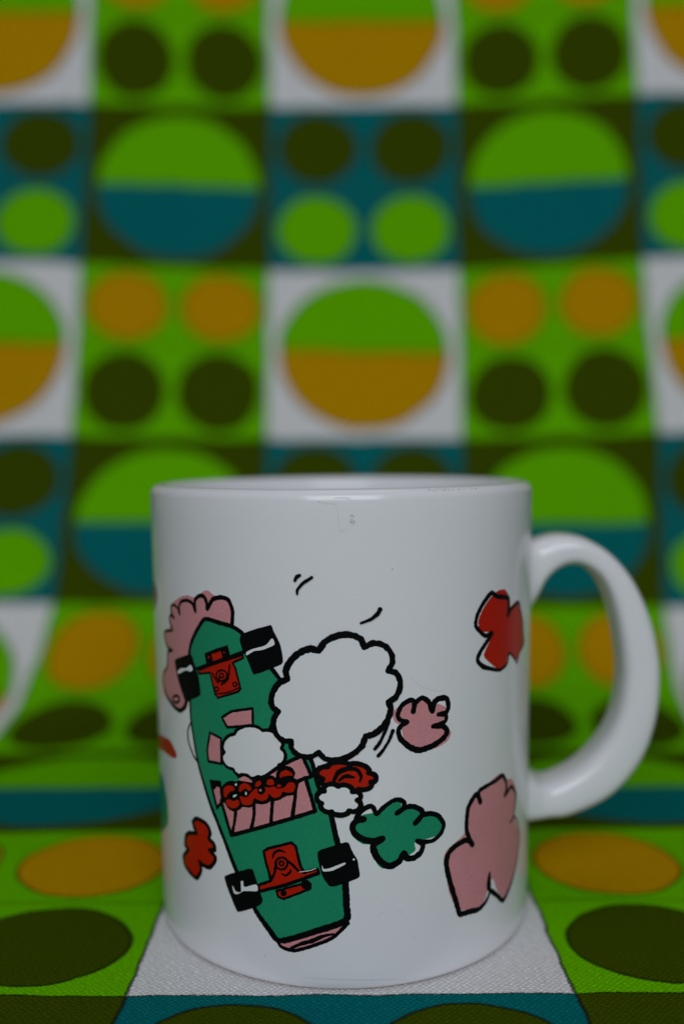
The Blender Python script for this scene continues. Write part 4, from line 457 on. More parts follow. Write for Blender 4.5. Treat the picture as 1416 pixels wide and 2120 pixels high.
  ('fill', 'pink', 0, "9.04,52.66 9.23,53.01 9.58,53.41 10,53.8 10.37,54.08 10.78,54.29 11.32,54.49 11.89,54.67 12.4,54.79 12.96,54.88 13.67,54.96 14.39,55 14.95,54.98 15.4,54.85 15.9,54.62 16.4,54.35 16.87,54.12 17.48,53.88 18.29,53.56 19.08,53.22 19.63,52.9 19.95,52.49 20.21,51.96 20.37,51.42 20.42,51.02 20.23,50.73 19.85,50.44 19.5,50.14 19.38,49.84 19.67,49.42 20.23,48.86 20.8,48.28 21.09,47.81 21.01,47.37 20.73,46.85 20.34,46.35 19.91,45.99 19.3,45.72 18.45,45.45 17.57,45.22 16.88,45.09 16.26,45.08 15.54,45.14 14.84,45.26 14.24,45.42 13.58,45.7 12.76,46.1 12,46.56 11.47,47.03 11.18,47.7 10.95,48.62 10.76,49.53 10.58,50.16 10.33,50.48 10,50.71 9.69,50.9 9.47,51.11 9.3,51.44 9.14,51.87 9.03,52.31"),
  ('line', 'ink', 1, "10.47,51.36 10.3,51.55 10.15,51.81 10.05,52.1 10.03,52.37 10.13,52.73 10.32,53.22 10.57,53.7 10.81,54.05 11.14,54.31 11.6,54.57 12.06,54.79 12.4,54.9 12.65,54.88 12.91,54.79 13.14,54.64 13.27,54.45 13.27,54.06 13.2,53.49 13.11,52.96 13.08,52.72 13.11,52.91 13.18,53.37 13.28,53.89 13.43,54.26 13.69,54.52 14.08,54.8 14.5,55.02 14.83,55.1 15.14,55.01 15.51,54.78 15.87,54.49 16.14,54.2 16.37,53.77 16.61,53.16 16.82,52.61 16.97,52.35 17.05,52.53 17.09,52.98 17.14,53.49 17.24,53.86 17.44,54.08 17.73,54.31 18.06,54.5 18.35,54.6 18.72,54.63 19.21,54.61 19.69,54.53 20.01,54.4 20.19,54.09 20.32,53.63 20.39,53.15 20.41,52.8 20.36,52.51 20.25,52.21 20.09,51.94 19.89,51.76 19.51,51.68 18.95,51.65 18.45,51.63 18.23,51.6 18.47,51.55 18.99,51.49 19.55,51.4 19.89,51.27 19.98,51.02 19.97,50.66 19.86,50.28 19.64,50.02 19.08,49.86 18.22,49.71 17.43,49.58 17.07,49.48 17.33,49.42 17.99,49.39 18.73,49.33 19.25,49.24 19.56,49.04 19.85,48.75 20.07,48.44 20.17,48.18 20.11,47.91 19.94,47.57 19.69,47.24 19.39,46.96 18.91,46.67 18.22,46.32 17.48,45.99 16.88,45.76 16.27,45.6 15.52,45.45 14.79,45.34 14.24,45.31 13.77,45.4 13.27,45.59 12.79,45.82 12.38,46.06 11.94,46.4 11.41,46.88 10.91,47.37 10.57,47.76 10.38,48.13 10.23,48.57 10.15,49 10.13,49.32 10.22,49.6 10.39,49.89 10.61,50.16 10.8,50.36 11.07,50.5 11.44,50.64 11.77,50.77 11.89,50.87 11.68,50.98 11.25,51.09 10.78,51.22", [0.87, 1.014, 1.014, 1.014, 1.159, 1.014, 0.87, 0.87, 1.159, 1.159, 1.159, 1.014], True),
 ]),
 ('red_flower_cloud', [
  ('fill', 'red', 0, "27.75,68.51 28.16,69.29 28.85,70.23 29.52,70.98 30.31,71.67 31.32,72.41 32.15,72.94 32.79,73.22 33.48,73.41 34.08,73.51 34.74,73.54 35.55,73.49 36.2,73.33 36.74,72.95 37.31,72.36 37.72,71.81 37.85,71.08 37.9,70.19 38.16,69.67 39.1,69.87 40.55,70.37 41.74,70.58 42.41,70.19 42.98,69.47 43.46,68.68 43.99,67.58 44.61,66.11 45.14,64.84 45.75,63.56 46.45,62.07 46.64,60.97 45.76,60.35 44.41,59.83 43.44,59.41 42.93,58.93 42.44,58.44 41.8,58.29 40.52,58.93 38.94,59.92 37.87,60.42 37.42,59.94 37.1,58.99 36.73,58.3 36.06,57.94 35.17,57.68 34.34,57.68 33.28,58.19 32,59.02 31.05,59.72 30.29,60.26 29.56,60.89 29.29,61.57 30.02,62.71 31.28,64.2 31.88,65.27 30.95,65.7 29.35,65.92 28.25,66.21 27.87,66.85 27.7,67.73"),
  ('line', 'ink', 1, "31.41,73.25 31.99,73.11 32.62,72.7 33.3,72.35 34.44,72.14 36,71.91 37.15,71.65 37.55,71.33 37.65,70.9 37.65,70.43 37.58,69.65 37.42,68.64 37.37,68.04 37.49,68.14 37.74,68.57 38.18,68.97 39.22,69.4 40.8,69.89 42.07,70.06 42.67,69.68 43.1,68.96 43.48,68.2 44.07,67.24 44.81,65.96 45.31,64.81 45.43,63.57 45.37,62.09 45.13,61.01 44.54,60.41 43.71,59.91 43.08,59.48 42.64,58.88 42.19,58.2 41.81,57.82 41.46,57.95 41.04,58.34 40.58,58.76 39.79,59.37 38.8,60.12 38.12,60.49 37.82,60.14 37.61,59.42 37.42,58.87 37.18,58.57 36.87,58.3 36.5,58.1 35.89,57.92 35.08,57.74 34.34,57.68 33.49,57.84 32.46,58.12 31.61,58.37 30.79,58.62 29.86,58.92 29.15,59.22 28.51,59.65 27.86,60.21 27.51,60.7 27.6,61.18 27.96,61.76 28.46,62.37 29.46,63.32 30.87,64.55 31.7,65.34 31.37,65.41 30.49,65.2 29.76,65.11 29.2,65.39 28.58,65.83 28.09,66.23 27.67,66.6 27.23,67.05 26.98,67.48 27,68.06 27.18,68.8 27.43,69.44 27.84,70.09 28.44,70.86 29.02,71.49 29.73,72.14 30.65,72.85", [1.014, 1.014, 1.014, 0.87, 0.58, 0.435, 0.435, 0.435, 0.58, 0.725, 1.014, 1.014, 1.014, 0.87, 1.014], True),
 ]),
 ('large_pink_cloud', [
  ('fill', 'pink', 0, "22.54,13.2 22.06,14 21.43,15.16 20.96,16.17 20.67,17.1 20.4,18.2 20.19,19.24 19.93,20.6 19.65,22.3 19.52,23.53 19.6,24.2 19.83,24.73 20.17,25.16 20.87,25.62 21.87,26.14 22.67,26.54 23.26,26.8 23.87,27.07 24.29,27.46 24.46,28.28 24.54,29.44 24.68,30.43 24.98,31.39 25.41,32.5 25.93,33.36 26.75,34.02 27.91,34.67 29.09,35.22 30.8,35.88 33.13,36.59 34.94,36.89 35.81,36.5 36.39,35.76 36.88,35.21 37.55,34.99 38.37,34.83 39.01,34.7 39.43,34.6 39.82,34.47 40.19,34.2 40.77,33.56 41.52,32.59 41.98,31.54 41.79,30.08 41.35,28.14 41.24,26.48 42.05,24.89 43.42,22.96 44.33,21.31 44.21,19.77 43.61,18.04 42.94,16.62 42.05,15.25 40.91,13.71 39.95,12.57 39.02,11.75 37.95,11.02 37.04,10.75 36.06,11.33 34.94,12.39 34.14,13.3 33.68,14.18 33.28,15.21 32.95,15.88 32.62,16.12 32.24,16.15 31.86,15.9 31.33,15 30.65,13.65 30.08,12.65 29.57,12.13 28.98,11.73 28.39,11.54 27.56,11.6 26.52,11.82 25.67,12.02 24.86,12.22 23.98,12.47 23.35,12.66 23.04,12.77 22.8,12.89"),
  ('line', 'ink', 1, "23.35,11.85 23.09,12.22 22.92,12.81 22.74,13.47 22.38,14.49 21.92,15.86 21.54,17 21.2,18.02 20.84,19.18 20.56,20.11 20.34,20.96 20.12,21.89 20.03,22.63 20.1,23.26 20.3,23.93 20.55,24.44 20.95,24.84 21.52,25.25 22.08,25.55 22.82,25.79 23.78,26.01 24.5,26.12 24.92,26.09 25.27,25.96 25.56,25.79 25.93,25.43 26.34,24.95 26.55,24.73 26.37,25.03 25.99,25.62 25.67,26.17 25.41,26.7 25.13,27.36 24.95,27.95 24.89,28.59 24.9,29.36 24.93,30.05 25,30.79 25.11,31.66 25.3,32.38 25.72,33.03 26.32,33.74 26.8,34.22 27.12,34.42 27.43,34.5 27.7,34.41 28.04,33.9 28.43,33.13 28.64,32.73 28.51,33.08 28.21,33.78 28.05,34.33 28.07,34.65 28.21,34.94 28.62,35.17 29.76,35.39 31.49,35.6 32.94,35.75 33.98,35.97 35.07,36.21 35.88,36.23 36.44,35.78 36.92,35.06 37.23,34.45 37.39,33.92 37.45,33.34 37.44,32.88 37.22,32.47 36.91,32.04 36.78,31.81 37.03,31.91 37.5,32.17 37.97,32.39 38.5,32.63 39.2,32.88 39.83,32.87 40.56,32.34 41.47,31.45 42.01,30.51 41.91,29.21 41.48,27.54 41.03,26.38 40.38,25.92 39.59,25.68 39.23,25.6 39.64,25.79 40.49,26.13 41.25,26.23 41.87,25.86 42.58,25.21 43.17,24.48 43.72,23.45 44.32,22.07 44.63,20.86 44.46,19.64 44,18.19 43.43,16.95 42.54,15.66 41.38,14.13 40.35,12.93 39.17,11.93 37.78,10.89 36.71,10.37 35.86,10.71 34.95,11.54 34.16,12.29 33.19,13.04 32.07,13.92 31.34,14.57 31.1,14.95 31.04,15.29 31.07,15.65 31.19,16.39 31.4,17.31 31.57,17.65 31.68,16.8 31.77,15.28 31.75,14.11 31.49,13.42 31.06,12.79 30.59,12.32 29.96,11.94 29.14,11.58 28.39,11.37 27.54,11.41 26.51,11.57 25.67,11.69 24.86,11.71 23.97,11.73", [1.159, 1.159, 1.159, 1.159, 1.159, 1.014, 1.014, 1.159, 1.014, 0.87, 1.014, 0.87, 0.87, 0.725, 0.435, 0.435, 0.435, 0.435, 0.58, 0.87, 1.014, 1.014, 0.58, 0.725, 1.159], True),
 ]),
 ('orange_shape', [
  ('fill', 'rust', 0, "-58.94,72.78 -58.91,73.04 -58.85,73.05 -58.74,72.9 -58.52,72.72 -52.49,72.94 -50.64,72.7 -49.4,72.36 -48.74,72.05 -48.54,71.77 -48.55,71.44 -48.71,71.06 -48.97,70.69 -49.48,70.15 -50.36,69.39 -51.52,68.59 -52.86,67.92 -58.5,66.97 -58.73,66.56 -58.82,66.26 -58.86,66.19 -58.9,66.45 -58.93,66.98 -58.95,67.64 -58.96,68.3 -58.96,69.28 -58.96,70.65 -58.95,71.96"),
  ('line', 'dark_green', 1, "-58.87,74.31 -58.83,74.07 -58.76,73.69 -58.6,73.26 -53.15,73.32 -51.59,73.12 -50.26,72.77 -49.28,72.38 -48.74,72.05 -48.57,71.76 -48.58,71.43 -48.72,71.07 -48.97,70.69 -49.5,70.11 -50.41,69.31 -51.61,68.45 -52.92,67.74 -58.48,66.81 -58.72,66.44 -58.8,66.11 -58.83,65.83 -58.81,65.59 -58.74,65.33 -58.63,65.05 -55.82,64.87 -58.64,64.34 -58.76,63.76 -58.83,63.17 -58.86,62.72 -58.87,62.37 -58.86,62 -58.86,61.64 -58.86,61.33 -58.88,61 -58.91,60.59 -58.93,60.21 -58.95,59.98", [0.29, 0.435, 0.435, 0.435, 0.435, 0.435, 0.435, 0.435, 0.29], False),
 ]),
 ('red_stroke', [
  ('fill', 'red', 0, "-58.9,40.37 -58.84,40.38 -55.52,40.41 -50.92,41.4 -48.96,41.7 -47.23,41.97 -45.38,42.21 -43.84,42.35 -42.85,42.36 -42.22,42.24 -41.65,42.02 -41.16,41.75 -40.76,41.51 -40.33,41.2 -39.82,40.8 -39.39,40.4 -39.18,40.1 -39.24,39.88 -39.49,39.65 -39.82,39.44 -40.14,39.3 -40.5,39.19 -41,39.1 -41.59,39.02 -42.23,38.98 -43.17,38.98 -44.59,38.97 -46.27,38.91 -47.82,38.79 -49.54,38.52 -52.45,37.9 -58.77,36.99 -58.87,37.36 -58.91,38.02 -58.92,38.96 -58.92,39.86"),
  ('line', 'rust', 0.5, "-58.86,54.37 -58.86,53.93 -58.85,53.22 -58.84,52.39 -58.84,51.57 -58.84,50.52 -58.85,49.1 -58.87,47.6 -58.87,46.33 -58.88,44.91 -58.89,43.1 -58.9,41.42 -58.9,40.37", [0.507], False),
 ]),
 ('green_shape', [
  ('fill', 'green', 0, "-58.85,31.52 -58.76,32.02 -52.76,32.88 -50.28,32.98 -49.04,32.8 -48.4,32.48 -47.87,31.9 -47.43,31.25 -47.07,30.69 -46.65,30.16 -46.17,29.5 -45.75,28.79 -45.49,28.14 -45.37,27.33 -45.3,26.25 -45.32,25.2 -45.43,24.44 -45.7,23.93 -46.14,23.45 -46.73,22.99 -47.44,22.55 -48.76,21.7 -51.25,20.27 -58.72,18.09 -58.88,18.73 -58.91,21.2 -58.91,25.18 -58.89,29.13"),
 ]),
 ('scuff_marks', [
  ('line', 'faint', 0, "-4.05,91.78 -3.9,91.73 -3.68,91.65 -3.4,91.57 -3.11,91.5 -2.69,91.46 -2.09,91.42 -1.5,91.37 -1.12,91.3 -0.94,91.21 -0.83,91.08 -0.77,90.89 -0.72,90.62 -0.67,90.09 -0.63,89.3 -0.58,88.49 -0.54,87.91 -0.48,87.51 -0.39,87.12 -0.31,86.78 -0.23,86.56 -0.14,86.43 -0.04,86.36 0.07,86.33 0.17,86.33 0.27,86.42 0.39,86.56 0.5,86.72 0.57,86.82", [0.29, 0.145, 0.232, 0.087, 0.145, 0.174, 0.261, 0.203], False),
  ('line', 'faint', 0, "-1.45,92.25 -1.24,92.29 -0.92,92.36 -0.56,92.42 -0.24,92.45 0.12,92.45 0.6,92.42 1.05,92.37 1.35,92.33 1.49,92.26 1.56,92.16 1.59,92.06 1.61,92", [0.087, 0.174, 0.174, 0.087], False),
  ('fill', 'stain', 0.2, "1.93,89.31 1.91,89.26 1.89,89.22 1.86,89.2 1.82,89.2 1.79,89.23 1.76,89.26 1.76,89.31 1.76,89.36 1.79,89.4 1.82,89.42 1.86,89.42 1.89,89.4 1.91,89.36"),
  ('fill', 'scuff', 0.22, "1.87,88.54 1.87,88.49 1.85,88.44 1.83,88.42 1.8,88.41 1.78,88.44 1.77,88.49 1.76,88.55 1.77,88.61 1.78,88.65 1.81,88.68 1.83,88.67 1.85,88.65 1.87,88.6"),
  ('fill', 'scuff', 0.24, "1.78,88.71 1.77,88.65 1.75,88.61 1.71,88.59 1.67,88.58 1.64,88.61 1.61,88.65 1.6,88.71 1.61,88.76 1.64,88.8 1.67,88.83 1.71,88.83 1.75,88.8 1.77,88.76"),
  ('fill', 'scuff', 0.26, "1.56,88.09 1.55,88.02 1.54,87.96 1.52,87.94 1.5,87.93 1.47,87.97 1.46,88.02 1.46,88.09 1.46,88.16 1.48,88.21 1.5,88.24 1.52,88.24 1.54,88.21 1.56,88.15"),
  ('fill', 'stain', 0.28, "2.38,88.12 2.37,88.1 2.34,88.07 2.3,88.06 2.25,88.06 2.21,88.08 2.18,88.1 2.17,88.13 2.18,88.16 2.21,88.18 2.25,88.19 2.3,88.19 2.35,88.18 2.37,88.15"),
  ('fill', 'scuff', 0.3, "1.99,89.21 1.98,89.18 1.96,89.16 1.93,89.15 1.9,89.15 1.87,89.16 1.85,89.18 1.84,89.21 1.85,89.24 1.87,89.26 1.9,89.28 1.93,89.28 1.96,89.26 1.98,89.24"),
  ('fill', 'scuff', 0.32, "1.56,87.88 1.55,87.85 1.53,87.82 1.51,87.81 1.49,87.81 1.46,87.83 1.45,87.85 1.44,87.88 1.45,87.91 1.46,87.93 1.49,87.94 1.51,87.94 1.53,87.93 1.55,87.91"),
  ('fill', 'scuff', 0.34, "1.68,88.5 1.67,88.46 1.65,88.43 1.62,88.42 1.59,88.42 1.56,88.44 1.53,88.46 1.53,88.5 1.53,88.53 1.56,88.56 1.59,88.58 1.62,88.58 1.65,88.56 1.67,88.53"),
  ('fill', 'stain', 0.36, "2.13,88.16 2.12,88.11 2.1,88.07 2.07,88.06 2.03,88.05 2,88.08 1.98,88.11 1.97,88.16 1.98,88.2 2,88.24 2.03,88.26 2.07,88.26 2.1,88.24 2.12,88.2"),
  ('fill', 'scuff', 0.38, "2.26,87.91 2.26,87.85 2.24,87.79 2.22,87.77 2.2,87.77 2.18,87.8 2.16,87.85 2.16,87.91 2.16,87.98 2.18,88.02 2.2,88.06 2.22,88.05 2.25,88.03 2.26,87.97"),
  ('fill', 'scuff', 0.4, "2.51,88.11 2.49,88.07 2.46,88.03 2.42,88.01 2.37,88.01 2.33,88.03 2.29,88.07 2.29,88.11 2.29,88.15 2.33,88.19 2.37,88.21 2.42,88.2 2.46,88.19 2.49,88.15"),
  ('fill', 'scuff', 0.42, "2.05,88.3 2.04,88.23 2.02,88.17 1.99,88.15 1.95,88.14 1.93,88.18 1.9,88.23 1.9,88.3 1.91,88.37 1.93,88.42 1.96,88.45 1.99,88.45 2.02,88.42 2.04,88.36"),
  ('fill', 'stain', 0.44, "2.01,86.97 2,86.94 1.98,86.92 1.95,86.91 1.91,86.91 1.88,86.92 1.85,86.94 1.85,86.97 1.85,87 1.88,87.02 1.91,87.04 1.95,87.03 1.98,87.02 2,87"),
  ('fill', 'scuff', 0.46, "1.82,87.23 1.81,87.21 1.79,87.19 1.76,87.18 1.73,87.18 1.7,87.19 1.68,87.21 1.68,87.23 1.68,87.26 1.71,87.28 1.73,87.29 1.76,87.29 1.79,87.28 1.81,87.26"),
  ('fill', 'scuff', 0.48, "1.76,89.21 1.74,89.13 1.71,89.06 1.66,89.03 1.61,89.03 1.56,89.07 1.53,89.13 1.52,89.21 1.53,89.29 1.57,89.35 1.61,89.39 1.67,89.39 1.71,89.35 1.74,89.29"),
  ('fill', 'scuff', 0.5, "2.32,87.85 2.31,87.82 2.28,87.79 2.24,87.78 2.19,87.78 2.16,87.8 2.13,87.82 2.12,87.86 2.13,87.89 2.16,87.91 2.2,87.93 2.24,87.93 2.28,87.92 2.31,87.89"),
  ('fill', 'stain', 0.52, "1.75,88.06 1.74,88.03 1.72,88.01 1.69,88 1.66,88 1.64,88.01 1.61,88.03 1.61,88.06 1.62,88.09 1.64,88.11 1.66,88.12 1.69,88.11 1.72,88.11 1.74,88.08"),
  ('fill', 'scuff', 0.54, "2.5,88.26 2.49,88.22 2.47,88.18 2.43,88.16 2.4,88.16 2.37,88.18 2.34,88.22 2.34,88.26 2.34,88.3 2.37,88.33 2.4,88.35 2.43,88.35 2.47,88.33 2.49,88.3"),
  ('fill', 'scuff', 0.56, "1.75,88.4 1.74,88.34 1.71,88.28 1.67,88.26 1.62,88.25 1.58,88.29 1.55,88.34 1.54,88.41 1.55,88.47 1.58,88.52 1.62,88.56 1.67,88.55 1.71,88.52 1.74,88.47"),
  ('fill', 'scuff', 0.58, "1.88,89.34 1.87,89.31 1.84,89.27 1.8,89.26 1.76,89.26 1.72,89.28 1.69,89.31 1.68,89.35 1.69,89.39 1.72,89.41 1.76,89.43 1.8,89.43 1.85,89.42 1.87,89.38"),
  ('fill', 'stain', 0.6, "2.09,89.31 2.08,89.27 2.06,89.23 2.02,89.21 1.98,89.21 1.94,89.23 1.91,89.27 1.91,89.31 1.91,89.36 1.94,89.39 1.98,89.42 2.02,89.41 2.06,89.39 2.08,89.35"),
  ('fill', 'scuff', 0.62, "1.97,88.33 1.96,88.28 1.94,88.23 1.91,88.21 1.88,88.21 1.86,88.23 1.84,88.28 1.83,88.33 1.84,88.39 1.86,88.43 1.88,88.46 1.91,88.45 1.94,88.43 1.96,88.38"),
  ('fill', 'scuff', 0.64, "2.48,89.08 2.47,89.06 2.45,89.04 2.43,89.03 2.4,89.03 2.37,89.04 2.35,89.06 2.35,89.09 2.35,89.11 2.37,89.13 2.4,89.14 2.43,89.14 2.45,89.13 2.47,89.11"),
  ('fill', 'scuff', 0.66, "2.21,87.72 2.2,87.67 2.19,87.63 2.16,87.61 2.14,87.61 2.12,87.63 2.1,87.67 2.1,87.72 2.1,87.77 2.12,87.8 2.14,87.82 2.16,87.82 2.19,87.8 2.2,87.76"),
  ('fill', 'stain', 0.68, "2.1,87.71 2.1,87.63 2.08,87.57 2.06,87.54 2.04,87.54 2.02,87.58 2,87.63 2,87.71 2,87.78 2.02,87.84 2.04,87.88 2.06,87.87 2.08,87.84 2.1,87.78"),
  ('fill', 'scuff', 0.7, "2.31,89.03 2.3,88.97 2.27,88.91 2.23,88.89 2.18,88.88 2.14,88.92 2.1,88.97 2.1,89.04 2.1,89.1 2.14,89.15 2.18,89.19 2.23,89.18 2.27,89.16 2.3,89.1"),
  ('fill', 'scuff', 0.72, "2.27,88 2.27,87.93 2.25,87.86 2.23,87.83 2.2,87.83 2.18,87.87 2.16,87.93 2.16,88 2.17,88.08 2.18,88.14 2.21,88.18 2.23,88.17 2.25,88.14 2.27,88.08"),
  ('fill', 'scuff', 0.74, "2.06,88.5 2.05,88.43 2.04,88.36 2.01,88.33 1.99,88.33 1.96,88.37 1.95,88.43 1.94,88.5 1.95,88.58 1.97,88.64 1.99,88.68 2.02,88.67 2.04,88.64 2.05,88.58"),
  ('fill', 'stain', 0.76, "1.9,88.02 1.89,87.95 1.87,87.89 1.83,87.86 1.79,87.86 1.76,87.89 1.73,87.94 1.73,88.02 1.73,88.09 1.76,88.14 1.79,88.18 1.83,88.17 1.87,88.14 1.89,88.08"),
  ('fill', 'scuff', 0.78, "2.12,88.93 2.11,88.88 2.09,88.83 2.06,88.82 2.02,88.81 1.98,88.84 1.96,88.88 1.95,88.93 1.96,88.98 1.99,89.02 2.02,89.05 2.06,89.04 2.09,89.02 2.11,88.98"),
  ('fill', 'stain', 0.2, "27.75,93.35 27.73,93.32 27.7,93.3 27.66,93.29 27.61,93.3 27.58,93.33 27.57,93.36 27.58,93.38 27.61,93.41 27.66,93.41 27.7,93.4 27.73,93.38"),
  ('fill', 'stain', 0.2, "20.28,93.54 20.27,93.49 20.25,93.45 20.23,93.44 20.2,93.45 20.19,93.49 20.18,93.54 20.19,93.59 20.21,93.63 20.23,93.64 20.26,93.63 20.27,93.59"),
  ('fill', 'stain', 0.2, "18.51,93.55 18.5,93.52 18.48,93.49 18.46,93.49 18.43,93.49 18.41,93.52 18.4,93.55 18.41,93.58 18.43,93.61 18.46,93.62 18.48,93.61 18.5,93.58"),
  ('fill', 'stain', 0.2, "19.17,93.58 19.15,93.54 19.12,93.5 19.07,93.5 19.03,93.51 19,93.54 18.98,93.59 19,93.63 19.03,93.67 19.07,93.68 19.12,93.67 19.15,93.63"),
  ('fill', 'stain', 0.2, "18.23,93.44 18.2,93.41 18.16,93.38 18.1,93.38 18.03,93.39 17.99,93.41 17.97,93.44 17.99,93.47 18.03,93.5 18.1,93.5 18.16,93.49 18.2,93.47"),
  ('fill', 'stain', 0.2, "24.05,93.3 24.02,93.28 23.98,93.27 23.91,93.26 23.84,93.27 23.79,93.29 23.77,93.31 23.79,93.33 23.84,93.35 23.91,93.35 23.98,93.34 24.02,93.32"),
  ('fill', 'stain', 0.2, "23.81,93.56 23.8,93.54 23.78,93.52 23.75,93.52 23.71,93.52 23.7,93.54 23.68,93.56 23.7,93.58 23.71,93.6 23.75,93.6 23.78,93.6 23.8,93.58"),
  ('fill', 'stain', 0.2, "25.05,93.63 25.04,93.61 25.02,93.59 24.99,93.59 24.96,93.59 24.94,93.61 24.93,93.64 24.94,93.66 24.96,93.68 24.99,93.68 25.02,93.68 25.04,93.66"),
  ('fill', 'stain', 0.2, "21.01,93.53 20.99,93.5 20.95,93.47 20.89,93.47 20.84,93.48 20.8,93.5 20.78,93.53 20.8,93.56 20.84,93.58 20.89,93.59 20.95,93.58 20.99,93.56"),
  ('fill', 'stain', 0.2, "20.79,93.36 20.77,93.33 20.73,93.3 20.68,93.3 20.62,93.3 20.58,93.33 20.56,93.36 20.59,93.4 20.62,93.42 20.68,93.43 20.73,93.42 20.77,93.39"),
  ('fill', 'stain', 0.2, "22.99,93.44 22.97,93.41 22.94,93.39 22.89,93.39 22.84,93.39 22.81,93.42 22.79,93.45 22.81,93.48 22.84,93.5 22.89,93.5 22.94,93.5 22.97,93.47"),
  ('fill', 'stain', 0.2, "16.64,93.72 16.62,93.67 16.59,93.64 16.55,93.63 16.5,93.64 16.47,93.68 16.45,93.72 16.47,93.77 16.5,93.8 16.55,93.81 16.59,93.8 16.62,93.76"),
  ('fill', 'stain', 0.2, "27.65,93.45 27.62,93.39 27.57,93.35 27.49,93.34 27.41,93.35 27.37,93.4 27.34,93.46 27.37,93.51 27.42,93.56 27.49,93.57 27.57,93.55 27.62,93.5"),
  ('fill', 'stain', 0.2, "23.32,93.45 23.31,93.41 23.28,93.38 23.24,93.37 23.19,93.38 23.16,93.42 23.15,93.46 23.16,93.5 23.19,93.53 23.24,93.54 23.28,93.53 23.31,93.49"),
  ('fill', 'stain', 0.2, "23.36,93.4 23.34,93.34 23.31,93.3 23.27,93.29 23.22,93.3 23.18,93.35 23.17,93.41 23.18,93.47 23.22,93.52 23.27,93.53 23.31,93.51 23.34,93.46"),
  ('fill', 'stain', 0.2, "27.36,93.45 27.35,93.43 27.33,93.42 27.3,93.42 27.27,93.42 27.25,93.44 27.24,93.46 27.25,93.48 27.27,93.5 27.3,93.5 27.33,93.5 27.35,93.48"),
  ('fill', 'stain', 0.2, "17.47,93.38 17.45,93.35 17.43,93.32 17.4,93.31 17.37,93.32 17.35,93.35 17.34,93.39 17.35,93.42 17.37,93.45 17.4,93.46 17.43,93.45 17.45,93.42"),
  ('fill', 'stain', 0.2, "21.81,93.38 21.78,93.33 21.73,93.29 21.66,93.28 21.59,93.29 21.54,93.34 21.52,93.39 21.54,93.44 21.59,93.48 21.66,93.49 21.73,93.48 21.78,93.43"),
  ('fill', 'stain', 0.2, "38.46,93.08 38.44,93.06 38.39,93.04 38.33,93.04 38.26,93.05 38.21,93.07 38.19,93.09 38.21,93.11 38.26,93.12 38.32,93.13 38.39,93.12 38.44,93.1"),
  ('fill', 'stain', 0.2, "26.68,93.64 26.65,93.58 26.59,93.54 26.51,93.54 26.43,93.55 26.38,93.59 26.35,93.65 26.38,93.7 26.43,93.74 26.51,93.75 26.59,93.73 26.65,93.69"),
  ('fill', 'stain', 0.2, "20.18,93.57 20.16,93.51 20.14,93.47 20.11,93.46 20.07,93.47 20.05,93.52 20.04,93.58 20.05,93.64 20.07,93.69 20.11,93.69 20.14,93.68 20.16,93.63"),
  ('fill', 'stain', 0.2, "19.5,93.35 19.48,93.3 19.45,93.25 19.39,93.24 19.34,93.25 19.31,93.3 19.29,93.36 19.31,93.41 19.34,93.46 19.4,93.47 19.45,93.46 19.48,93.41"),
  ('fill', 'stain', 0.2, "19.95,93.42 19.93,93.36 19.89,93.32 19.83,93.31 19.77,93.32 19.73,93.37 19.71,93.43 19.73,93.48 19.77,93.53 19.83,93.54 19.89,93.53 19.93,93.48"),
  ('fill', 'stain', 0.2, "16.95,93.53 16.92,93.47 16.88,93.43 16.82,93.42 16.75,93.43 16.71,93.48 16.69,93.53 16.71,93.58 16.75,93.62 16.82,93.63 16.88,93.62 16.92,93.58"),
  ('fill', 'stain', 0.2, "24.56,93.35 24.54,93.32 24.51,93.3 24.47,93.3 24.42,93.3 24.39,93.33 24.38,93.36 24.39,93.39 24.42,93.42 24.47,93.42 24.51,93.41 24.54,93.39"),
  ('fill', 'stain', 0.2, "17.64,93.29 17.61,93.24 17.57,93.2 17.5,93.19 17.43,93.2 17.39,93.25 17.37,93.29 17.39,93.34 17.43,93.38 17.5,93.39 17.57,93.38 17.61,93.34"),
  ('line', 'faint', 0, "12.51,59.49 12.7,59.23 13.01,58.8 13.37,58.34 13.69,57.99 14.05,57.7 14.51,57.38 15.02,57.07 15.52,56.83 16.18,56.58 17.09,56.29 18.01,56.03 18.69,55.91 19.16,55.98 19.61,56.17 20.02,56.43 20.35,56.71 20.66,57.13 21.02,57.74 21.34,58.33 21.54,58.7", [0.087, 0.145, 0.174, 0.174, 0.145, 0.101], False),
  ('line', 'faint', 0, "12.63,9.85 12.82,9.7 13.06,9.52 13.31,9.33 13.53,9.17", [0.072, 0.159, 0.072], False),
  ('line', 'faint', 0, "9.71,15.59 10.13,15.25 10.59,14.84 10.87,14.46 11.06,14.14", [0.072, 0.159, 0.072], False),
  ('line', 'faint', 0, "22.97,10.68 22.71,10.67 22.44,10.65 22.34,10.59 22.29,10.53", [0.072, 0.159, 0.072], False),
  ('line', 'faint', 0, "16.23,27.53 16.39,27.47 16.59,27.38 16.81,27.3 16.99,27.23", [0.072, 0.159, 0.072], False),
  ('line', 'faint', 0, "8.38,24.26 8.63,24.15 8.96,24.02 9.35,23.88 9.69,23.76", [0.072, 0.159, 0.072], False),
  ('line', 'faint', 0, "7.82,15.12 7.46,15.12 7.02,15.12 6.54,15.12 6.14,15.11", [0.072, 0.159, 0.072], False),
  ('line', 'faint', 0, "19.19,21.04 19.17,20.91 19.14,20.76 19.11,20.6 19.08,20.48", [0.072, 0.159, 0.072], False),
  ('line', 'faint', 0, "18.08,9.52 17.72,9.58 17.34,9.65 17.15,9.67 17.03,9.68", [0.072, 0.159, 0.072], False),
  ('line', 'faint', 0, "29.43,6.57 29.15,6.4 28.8,6.2 28.38,6.03 28.02,5.88", [0.072, 0.159, 0.072], False),
